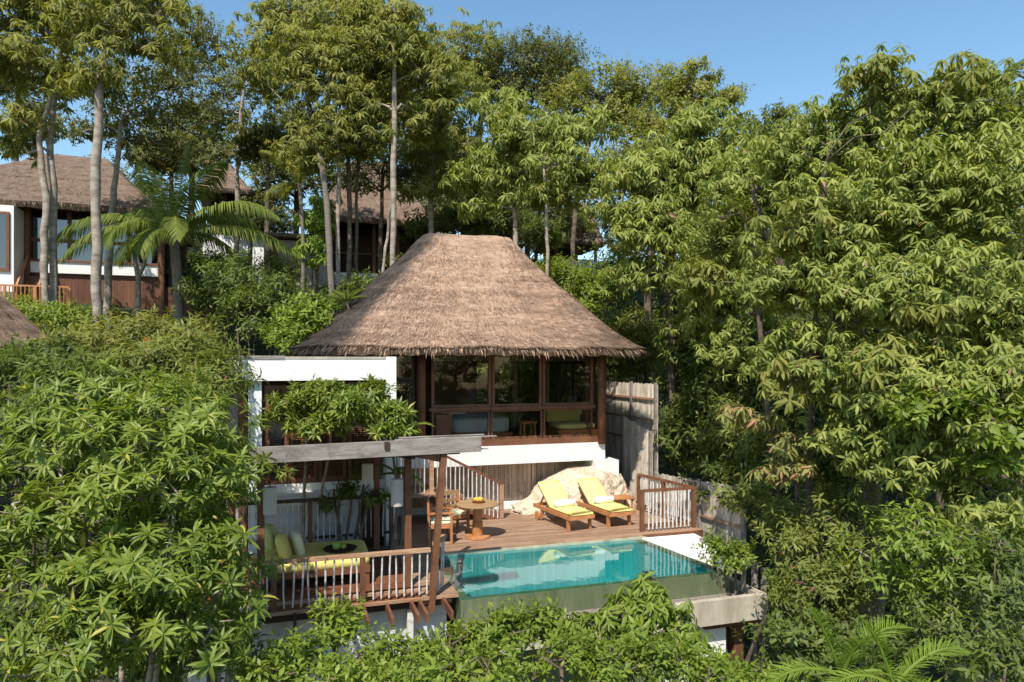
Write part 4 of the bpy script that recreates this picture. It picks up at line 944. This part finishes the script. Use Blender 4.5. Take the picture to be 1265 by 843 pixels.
leafmat('leaf_young',(.16,.17,.035),(.36,.35,.12),rough=.5,trans=.4,spec=.3,rare=((.50,.27,.16),.16))
tall('low tree with pale and pinkish young leaves right of the deck',[[(985,600,13,6),(960,540,12.6,5),(925,510,12.3,3)]],
  [(905,510,12.2,18,9),(930,515,12.2,22,12),(955,545,12.1,24,14),(985,575,12,24,14),(1010,540,12,20,14),(950,585,12.1,16,10)],kind='big',lm='leaf_young',bm='bark_dark',dens=95,seed=303,group=None,scale=.72,clump=.16)
tall('vine with broad heart shaped leaves draped on the right edge of the big tree',[[(1290,700,10.2,3),(1240,520,10.2,2)]],
  [(1150,500,10.0,36,16),(1205,502,9.9,44,24),(1255,530,9.8,34,34),(1115,512,10.2,20,10),(1230,560,10,30,20)],kind='round',lm='leaf_bush',bm='bark_dark',dens=55,seed=304,group=None,scale=1.15,clump=.22)
tall('tree with larger looser leaf sprays mixed into the crown of the big right tree',[[(1000,560,12.6,8),(1010,350,12.4,6),(1020,200,12.3,4)]],
  [(1090,110,12.3,40,26),(1185,100,12,40,26),(870,350,13.8,40,30),(1000,280,11.9,44,30),(1180,380,10.6,46,30),(980,470,11.6,40,24),(1100,440,10.8,44,26)],kind='big',lm='leaf_canopy',bm='bark_dark',dens=34,seed=305,group=None,scale=.92)
tall('fine leaved greyish tree at the left flank of the big right tree',[[(960,620,15,7),(940,420,15,6),(930,300,15,4)]],
  [(905,265,15.6,34,30),(950,300,15,34,28),(880,300,16,24,24),(850,350,16.5,26,20)],kind='mid',lm='leaf_mixed',bm='bark_dark',dens=80,seed=306,group=None,scale=.9)
tall('slim pale trunk tree low in the right corner',[[(1126,790,9.5,10),(1132,715,9.5,9),(1140,670,9.5,6)]],
  [(1130,660,9.5,50,34),(1180,690,9.5,50,36),(1090,690,9.8,46,30),(1160,740,9.5,44,30)],kind='mid',lm='leaf_bush',dens=110,seed=302,group=None,scale=.8)
#@@SHRUBS
def shrub(label,lobes,kind='small',lm='leaf_bush',dens=140,seed=0,group='shrubs around the villa',name='shrub',cat='shrub',stems=5,bm='bark_dark',**kw):
    L=[lobe(*l) for l in lobes]; c=L[0][0]; bx,by=c[0],c[1]; bz=gz(bx,by); T=[]
    g=np.random.default_rng(seed+7)
    for i in range(stems):
        t=L[i%len(L)][0]; T.append(([(bx+g.normal(0,.12),by+g.normal(0,.12),bz-.2),((bx+t[0])/2,(by+t[1])/2,(bz+t[2])/2),(t[0]+g.normal(0,.1),t[1]+g.normal(0,.1),t[2])],[.05,.035,.02]))
    return plant(name,label,cat,(bx,by,bz),T,L,kind,lm,bm,dens,group,seed,crown='foliage',stem='stems',**kw)
# left foreground: whorled leaves
shrub('large glossy shrub with whorled leaves in the left foreground',[(150,560,8.2,62,52),(235,520,8.6,50,46),(80,560,8.2,56,50),(200,610,7.8,64,56),(110,650,7.6,62,54),(260,600,8.4,46,50),(30,620,7.8,50,60),(180,700,7.4,66,58),(90,740,7.2,66,58),(250,690,7.8,50,56),(20,720,7.2,50,60),(160,790,7.0,70,56),(60,820,6.8,60,50),(260,780,7.4,46,46),(180,500,9,60,36),(100,490,9,50,36)],kind='whorl',lm='leaf_whorl',dens=56,seed=400,group=None,name='frangipani_shrub',bm='bark_pale',clump=.40,low=-.6,scale=.84)
shrub('tall frangipani like shrub at the right rim of the left foreground mass',[(268,560,9.4,30,30),(272,650,9.2,28,40),(260,610,9,30,36),(282,715,8.8,22,36),(272,775,8.2,32,36)],kind='whorl',lm='leaf_whorl',scale=.85,dens=60,seed=401,group=None,name='frangipani_shrub',bm='bark_pale',clump=.32)
shrub('feathery shrub at the left edge with fine arching leaves',[(30,520,10.5,46,40),(20,580,10,40,44),(80,470,11.5,44,34),(20,455,12,40,30)],kind='lance',lm='leaf_dark',dens=90,seed=402,group=None)
shrub('yellow green hedge shrub above the left foreground mass',[(230,440,13.5,48,34),(180,455,13,46,32),(270,470,12.5,30,34),(130,470,12.8,44,30),(240,490,12,40,28)],kind='lance',lm='leaf_mixed',dens=90,seed=403,group=None)
shrub('shrub with long pale leaves under the single pale trunk',[(160,415,16,46,28),(220,410,16.5,42,26),(110,425,15.5,40,26),(180,450,15,50,28)],kind='lance',lm='leaf_canopy',dens=80,seed=404)
shrub('low bright shrub at the foot of the twin trunks',[(40,385,20,36,18),(90,400,19,36,22),(30,410,18,30,16)],kind='mid',lm='leaf_bush',dens=90,seed=405)
shrub('dense dark shrub at the left edge below the neighbouring roof',[(20,450,14,40,22),(70,440,14.5,40,22)],kind='small',lm='leaf_dark',dens=130,seed=406,scale=1.4)
o=plant('flower_cluster','cluster of small red flowers in the hedge left of the wing','flowers',tuple(W(193,425,15.2)),[],[lobe(190,423,15.2,7,3,.16)],'small','petal_red',dens=260,clump=.1,seed=407,scale=.9,crown='petals',limbs=False)
# behind the wing / between palm and roof
shrub('round dark shrub behind the left wing',[(310,390,18,36,36),(350,370,18.5,32,34),(290,350,20,36,34)],kind='mid',lm='leaf_dark',dens=90,seed=410)
shrub('bright lime shrub left of the main roof slope',[(385,390,17.5,30,22),(365,410,17,28,16),(400,375,18,20,16),(360,428,16.6,20,8)],kind='small',lm='leaf_bush',dens=150,seed=411,scale=1.4)
shrub('mid green shrub behind the coconut palm trunk',[(270,325,25,30,22),(245,370,22,28,26),(300,345,23,26,24)],kind='mid',lm='leaf_dark',dens=80,seed=412)
shrub('leafy climber with large pale leaves beside the slender trunks',[(392,265,25,16,34),(385,310,24.5,16,24)],kind='big',lm='leaf_areca',dens=50,seed=413)
shrub('shaded shrub in front of the middle hut',[(450,355,20,26,16),(500,330,23,30,14),(340,335,25,34,20)],kind='mid',lm='leaf_dark',dens=70,seed=414)
shrub('yellow green shrub behind the right slope of the main roof',[(700,345,21,36,22),(745,360,20.5,34,24),(760,330,21,34,24),(720,385,20,26,14),(675,330,22,24,10)],kind='mid',lm='leaf_bush',dens=90,seed=415)
shrub('dark shrub to the right of the main roof eave',[(790,445,24,34,36),(780,405,24,40,28),(760,450,25,34,36)],kind='mid',lm='leaf_mixed',dens=100,seed=416)
shrub('dark shrub far behind the roof ridge',[(560,275,28,40,20),(620,270,28,40,18),(670,290,27,30,18),(510,280,28,20,18)],kind='mid',lm='leaf_dark',dens=60,seed=417,scale=1.3)
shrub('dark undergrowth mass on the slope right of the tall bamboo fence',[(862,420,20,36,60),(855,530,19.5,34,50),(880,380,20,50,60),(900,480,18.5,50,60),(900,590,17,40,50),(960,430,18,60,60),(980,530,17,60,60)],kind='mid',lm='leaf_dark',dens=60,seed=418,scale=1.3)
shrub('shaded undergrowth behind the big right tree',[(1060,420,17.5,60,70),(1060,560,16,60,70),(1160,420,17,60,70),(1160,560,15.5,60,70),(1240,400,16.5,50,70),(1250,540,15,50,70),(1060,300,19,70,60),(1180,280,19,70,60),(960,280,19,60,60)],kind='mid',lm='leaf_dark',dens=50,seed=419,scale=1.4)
shrub('garden shrub behind the villa seen through its windows',[(690,470,26,60,50),(620,460,26,60,50),(560,450,26,60,50),(740,450,25,50,60)],kind='mid',lm='leaf_bush',dens=40,seed=441,scale=1.3)
# frangipani in front of the wing
shrub('small frangipani tree above the pavilion roof in front of the wing',[(375,505,13.9,24,24),(410,495,14,30,22),(455,492,14,30,22),(430,520,13.8,30,16),(485,510,14,22,16),(400,480,14,14,10),(370,530,13.8,16,10),(470,530,13.8,22,10),(350,510,13.9,12,18),(400,528,13.7,24,14),(430,505,13.6,26,20),(500,530,13.9,12,12)],kind='whorl_s',lm='leaf_whorl',dens=185,seed=420,group=None,name='frangipani_tree',cat='tree',bm='bark_pale',clump=.16,scale=1.0,stems=2)
shrub('leafy shrub growing behind the pavilion rear railing',[(425,605,14,24,12),(455,610,14,20,12),(405,620,13.9,12,10),(445,580,14.1,14,10)],kind='mid',lm='leaf_dark',dens=110,seed=421,scale=.75,clump=.15)
# bottom band
shrub('bright green shrub below the middle of the pavilion',[(415,780,8.8,34,34),(365,815,8.0,46,30),(455,812,8.4,36,30),(340,845,7.4,40,30),(420,840,7.6,50,24)],kind='small',lm='leaf_bush',dens=230,seed=430,clump=.2)
shrub('shaded low shrub at the bottom left under the whorled foliage',[(250,810,8.6,40,34),(310,820,8.4,30,30),(180,800,9.2,50,34),(100,800,9.4,50,40),(30,790,9.6,50,50),(215,740,9.6,40,36)],kind='mid',lm='leaf_dark',dens=90,seed=439,scale=.9)
shrub('bright green shrub mass in the centre foreground',[(560,800,8.8,44,34),(620,792,9.0,46,38),(510,815,8.3,40,28),(590,840,7.4,60,34),(670,778,9.3,40,34),(640,772,9.4,26,26),(520,845,7.2,40,24)],kind='small',lm='leaf_bush',dens=230,seed=431,clump=.2)
shrub('sapling with big drooping leaf sprays in front of the pool wall',[(797,722,9.2,16,18),(802,748,9.0,34,24),(762,758,9.0,32,18),(722,776,9.0,34,18),(838,775,8.9,30,26),(790,792,8.7,60,26)],kind='big',lm='leaf_bush',dens=120,seed=432,group=None,name='sapling',scale=.66,clump=.16)
shrub('fine leaved shrub at the foot of the sapling',[(700,812,8.2,50,30),(760,825,7.8,50,30),(820,818,8.0,46,32)],kind='small',lm='leaf_bush',dens=240,seed=433,clump=.18,scale=.85)
shrub('loose green shrub below the concrete trough corner',[(890,836,8.2,44,26),(945,832,8.6,36,24),(870,845,7.6,50,26)],kind='small',lm='leaf_bush',dens=220,seed=434,clump=.2,scale=.9)
shrub('climbing shrub spilling over the white ledge beside the pool',[(895,682,12.9,24,18),(915,690,12.6,20,20),(880,668,13.1,14,10),(968,725,11.8,18,30)],kind='small',lm='leaf_bush',dens=170,seed=435,clump=.2)
shrub('tangled mid green shrub right of the broken fence',[(988,690,11.5,40,44),(1040,640,11.8,46,44),(1010,740,10.6,46,44),(968,640,12.8,32,36),(1060,720,10.5,44,40)],kind='mid',lm='leaf_mixed',dens=110,seed=436,scale=.8)
shrub('dark shrub in the lower right corner',[(1180,790,8.8,60,44),(1240,740,9,50,50),(1100,810,9,50,30),(1250,820,8,50,40),(1240,680,9.5,40,40)],kind='mid',lm='leaf_dark',dens=110,seed=437,scale=.8)
shrub('shaded shrub below the board fence',[(990,800,9.2,46,36),(975,795,10,30,30),(1040,780,9.6,40,36)],kind='small',lm='leaf_dark',dens=140,seed=438,scale=1.2)
# palms
b0=W(220,407,22)
palm('coconut_palm','coconut palm with arching fronds in front of the upper left villa',(b0.x,b0.y,gz(b0.x,b0.y)-.2),tuple(W(214,285,22)),.16,
 [(-1,-.1,.50,4.0,1.5),(-1,-.4,.25,3.5,1.5),(-.6,-.9,.5,2.6,2.2),(1,.1,.22,4.2,1.0),(1,-.1,.75,3.9,1.4),(.1,.1,1,3.0,.5),(-.35,.2,1,3.0,.9),(.45,-.1,1,2.9,1.1),(-.7,.5,.8,3.2,1.4),(.7,.6,.8,3.1,1.5),(-.1,-1,.2,2.2,2.2),(.5,-.9,.5,2.6,2.0),(-.9,.4,.2,3,1.4),(.9,.5,.1,2.8,1.6),(0,1,.7,2.8,1.4)],ll=1.0,lw=.05,seed=500,nl=84,hang=1.3)
palm('slender_palm','slender palm with few drooping fronds left of the middle hut',tuple(W(371,370,24)-Vector((0,0,1))),tuple(W(370,228,24)),.07,[(-1,0,.3,1.5,2),(.3,-.6,.8,1.6,1.6),(-.4,-.4,.9,1.8,1.4),(.2,.3,1,1.7,1.2),(-.8,.6,.5,1.4,2)],ll=.6,lw=.045,seed=501,nl=34,hang=1.2,lm='leaf_canopy')
c=W(500,540,14); palm('areca_palm','small bright areca palm beside the right end of the wing',tuple(W(482,600,14.2)-Vector((0,0,1.5))),tuple(W(484,552,14.2)),.03,[(1,0,.65,1.0,1.3),(.7,.1,1,1.05,1.5),(.25,0,1,.95,1.2),(-.5,0,1,.9,1.4),(1,-.3,.35,.9,1.4)],ll=.34,lw=.022,seed=502,lm='leaf_areca',nl=30,hang=.25)
palm('fan_palm','dark palm with spreading fronds between the wing and the stair',tuple(W(492,690,14.6)),tuple(W(489,585,14.4)),.04,[(-1,0,.1,.7,1.5),(1,0,.1,.7,1.5),(.3,-.5,.5,.7,1.6),(-.5,-.3,.6,.7,1.5)],ll=.3,lw=.03,seed=503,lm='leaf_dark',nl=24,hang=.5)
g0=W(1000,850,8); 
palm('areca_palm','bright feathery palm at the bottom right of the photo',(g0.x,g0.y,gz(g0.x,g0.y)),tuple(W(1040,835,8.2)),.0,[(-.35,0,1,1.0,.7),(.55,.1,.8,1.1,1.3),(-1,-.1,.4,1.0,1.2),(1,-.2,.35,1.2,1.3),(.15,-.3,1,.7,1.3)],ll=.36,lw=.024,seed=504,lm='leaf_areca',nl=34,hang=.15)
palm('areca_palm','second bright feathery palm right of the bottom right one',(g0.x+1,g0.y,gz(g0.x+1,g0.y)),tuple(W(1105,850,8.0)),.0,[(-.3,0,1,.95,1),(.6,.0,.8,1.0,1.3),(1,-.2,.3,.9,1.2),(-.9,-.1,.6,.9,1.5)],ll=.36,lw=.024,seed=505,lm='leaf_areca',nl=32,hang=.2)
t=W(1238,112,26); palm('coconut_palm','distant coconut palm top above the right tree',(t.x,t.y,gz(t.x,t.y)),tuple(t),.15,[(-1,0,.7,1.5,1.4),(1,0,.7,1.5,1.4),(-.4,0,1,1.5,1),(.4,0,1,1.5,1),(0,-.6,1,1.3,1.5),(-.8,-.4,.3,1.3,2)],ll=.5,lw=.05,seed=506,nl=30,hang=.6)
palm('dracaena','spiky dracaena clump beside the left roof slope',tuple(W(428,378,17.5)-Vector((0,0,1))),tuple(W(428,372,17.5)),.03,[(math.cos(k*.7),math.sin(k*.7),.4+.12*(k%5),.55,.4) for k in range(12)],ll=.12,lw=.03,seed=507,nl=12,hang=.1,cat='shrub')
for k,(x,y,z,r) in enumerate(((13,-15,2.0,2.6),(18,-16,2.8,3.2),(23.5,-15,1.8,3.0),(29,-16,2.6,3.2),(35,-15,2.2,3.0),(5,-20,1,3.4),(-6,-20,1,3.4))):
    b0=(x,y,gz(x,y))
    plant('tree','tree standing on the slope below the viewpoint, mirrored in the villa glass','tree',b0,[([b0,(x,y,z-1),(x+.2,y,z+1)],[.16,.12,.07])],[((x,y,z),(r,r*.8,r*.8)),((x+1.2,y,z+r*.6),(r*.6,r*.6,r*.5)),((x-1.4,y,z-r*.5),(r*.8,r*.6,r*.6))],'mid','leaf_dark','bark_dark',14,'trees below the viewpoint mirrored in the glass',600+k,scale=1.6)
src=[o for o in bpy.data.objects if o.parent is None and str(o.get('label','')).startswith('dark bushy tree')]
for k,(x,y,a) in enumerate(((14,15,1),(17,10,2),(19,19,3),(15,24,4),(22,26,5),(13,9,.5),(24,14,2.5))):
    o=src[k%len(src)]; c=o.copy(); COL.objects.link(c); c.location=(x,y,gz(x,y)-4); c.rotation_euler=(0,0,a); c['label']='dark bushy tree on the slope beyond the right edge'; c['group']='trees on the slope beyond the right edge'
    for ch in o.children:
        d=ch.copy(); COL.objects.link(d); d.parent=c
# low ground cover over the slope
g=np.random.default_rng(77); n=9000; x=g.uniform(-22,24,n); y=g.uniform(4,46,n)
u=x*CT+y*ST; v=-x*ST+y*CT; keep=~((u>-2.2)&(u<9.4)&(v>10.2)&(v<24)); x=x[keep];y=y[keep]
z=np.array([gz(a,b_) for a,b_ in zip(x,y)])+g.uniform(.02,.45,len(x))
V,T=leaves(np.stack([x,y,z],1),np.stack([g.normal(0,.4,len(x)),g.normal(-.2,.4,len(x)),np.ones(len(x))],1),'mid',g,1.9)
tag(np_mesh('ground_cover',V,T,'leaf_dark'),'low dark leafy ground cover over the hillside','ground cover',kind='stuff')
# ---------------------------------------------------------------- LIGHT, SKY, CAMERA
sd=Vector((-.15,-.53,.75)).normalized()
el=math.asin(sd.z); az=math.atan2(sd.x,sd.y)
w=bpy.data.worlds.new('World'); S.world=w; w.use_nodes=True; t=w.node_tree
sk=t.nodes.new('ShaderNodeTexSky'); sk.sky_type='NISHITA'; sk.sun_disc=False; sk.sun_elevation=el; sk.sun_rotation=az; sk.air_density=1.15; sk.dust_density=.25; sk.ozone_density=.7
bg=t.nodes['Background']; bg.inputs[1].default_value=.15; hs=t.nodes.new('ShaderNodeHueSaturation'); hs.inputs['Hue'].default_value=.492; hs.inputs['Saturation'].default_value=1.15; hs.inputs['Value'].default_value=.93; t.links.new(sk.outputs[0],hs.inputs['Color']); t.links.new(hs.outputs[0],bg.inputs[0])
ld=bpy.data.lights.new('sun','SUN'); ld.energy=4.8; ld.angle=R(.53); ld.color=(1,.94,.84)
lo=bpy.data.objects.new('sun',ld); COL.objects.link(lo); lo.rotation_euler=sd.to_track_quat('Z','Y').to_euler(); lo.location=(0,0,40)
cd=bpy.data.cameras.new('camera'); cam=bpy.data.objects.new('camera',cd); COL.objects.link(cam); S.camera=cam
cam.location=(0,0,CZ); cam.rotation_euler=(R(90),0,0); cd.sensor_width=36; cd.lens=36*F/1265; cd.shift_y=28.5/1265; cd.clip_start=.1; cd.clip_end=4000
vs=S.view_settings; vs.view_transform='Standard'; vs.look='None'; vs.exposure=.5; vs.gamma=1
S.cycles.max_bounces=6; S.cycles.transparent_max_bounces=12; S.cycles.diffuse_bounces=3; S.cycles.transmission_bounces=4
print('TRIS',sum(len(o.data.polygons) for o in bpy.data.objects if o.type=='MESH'))
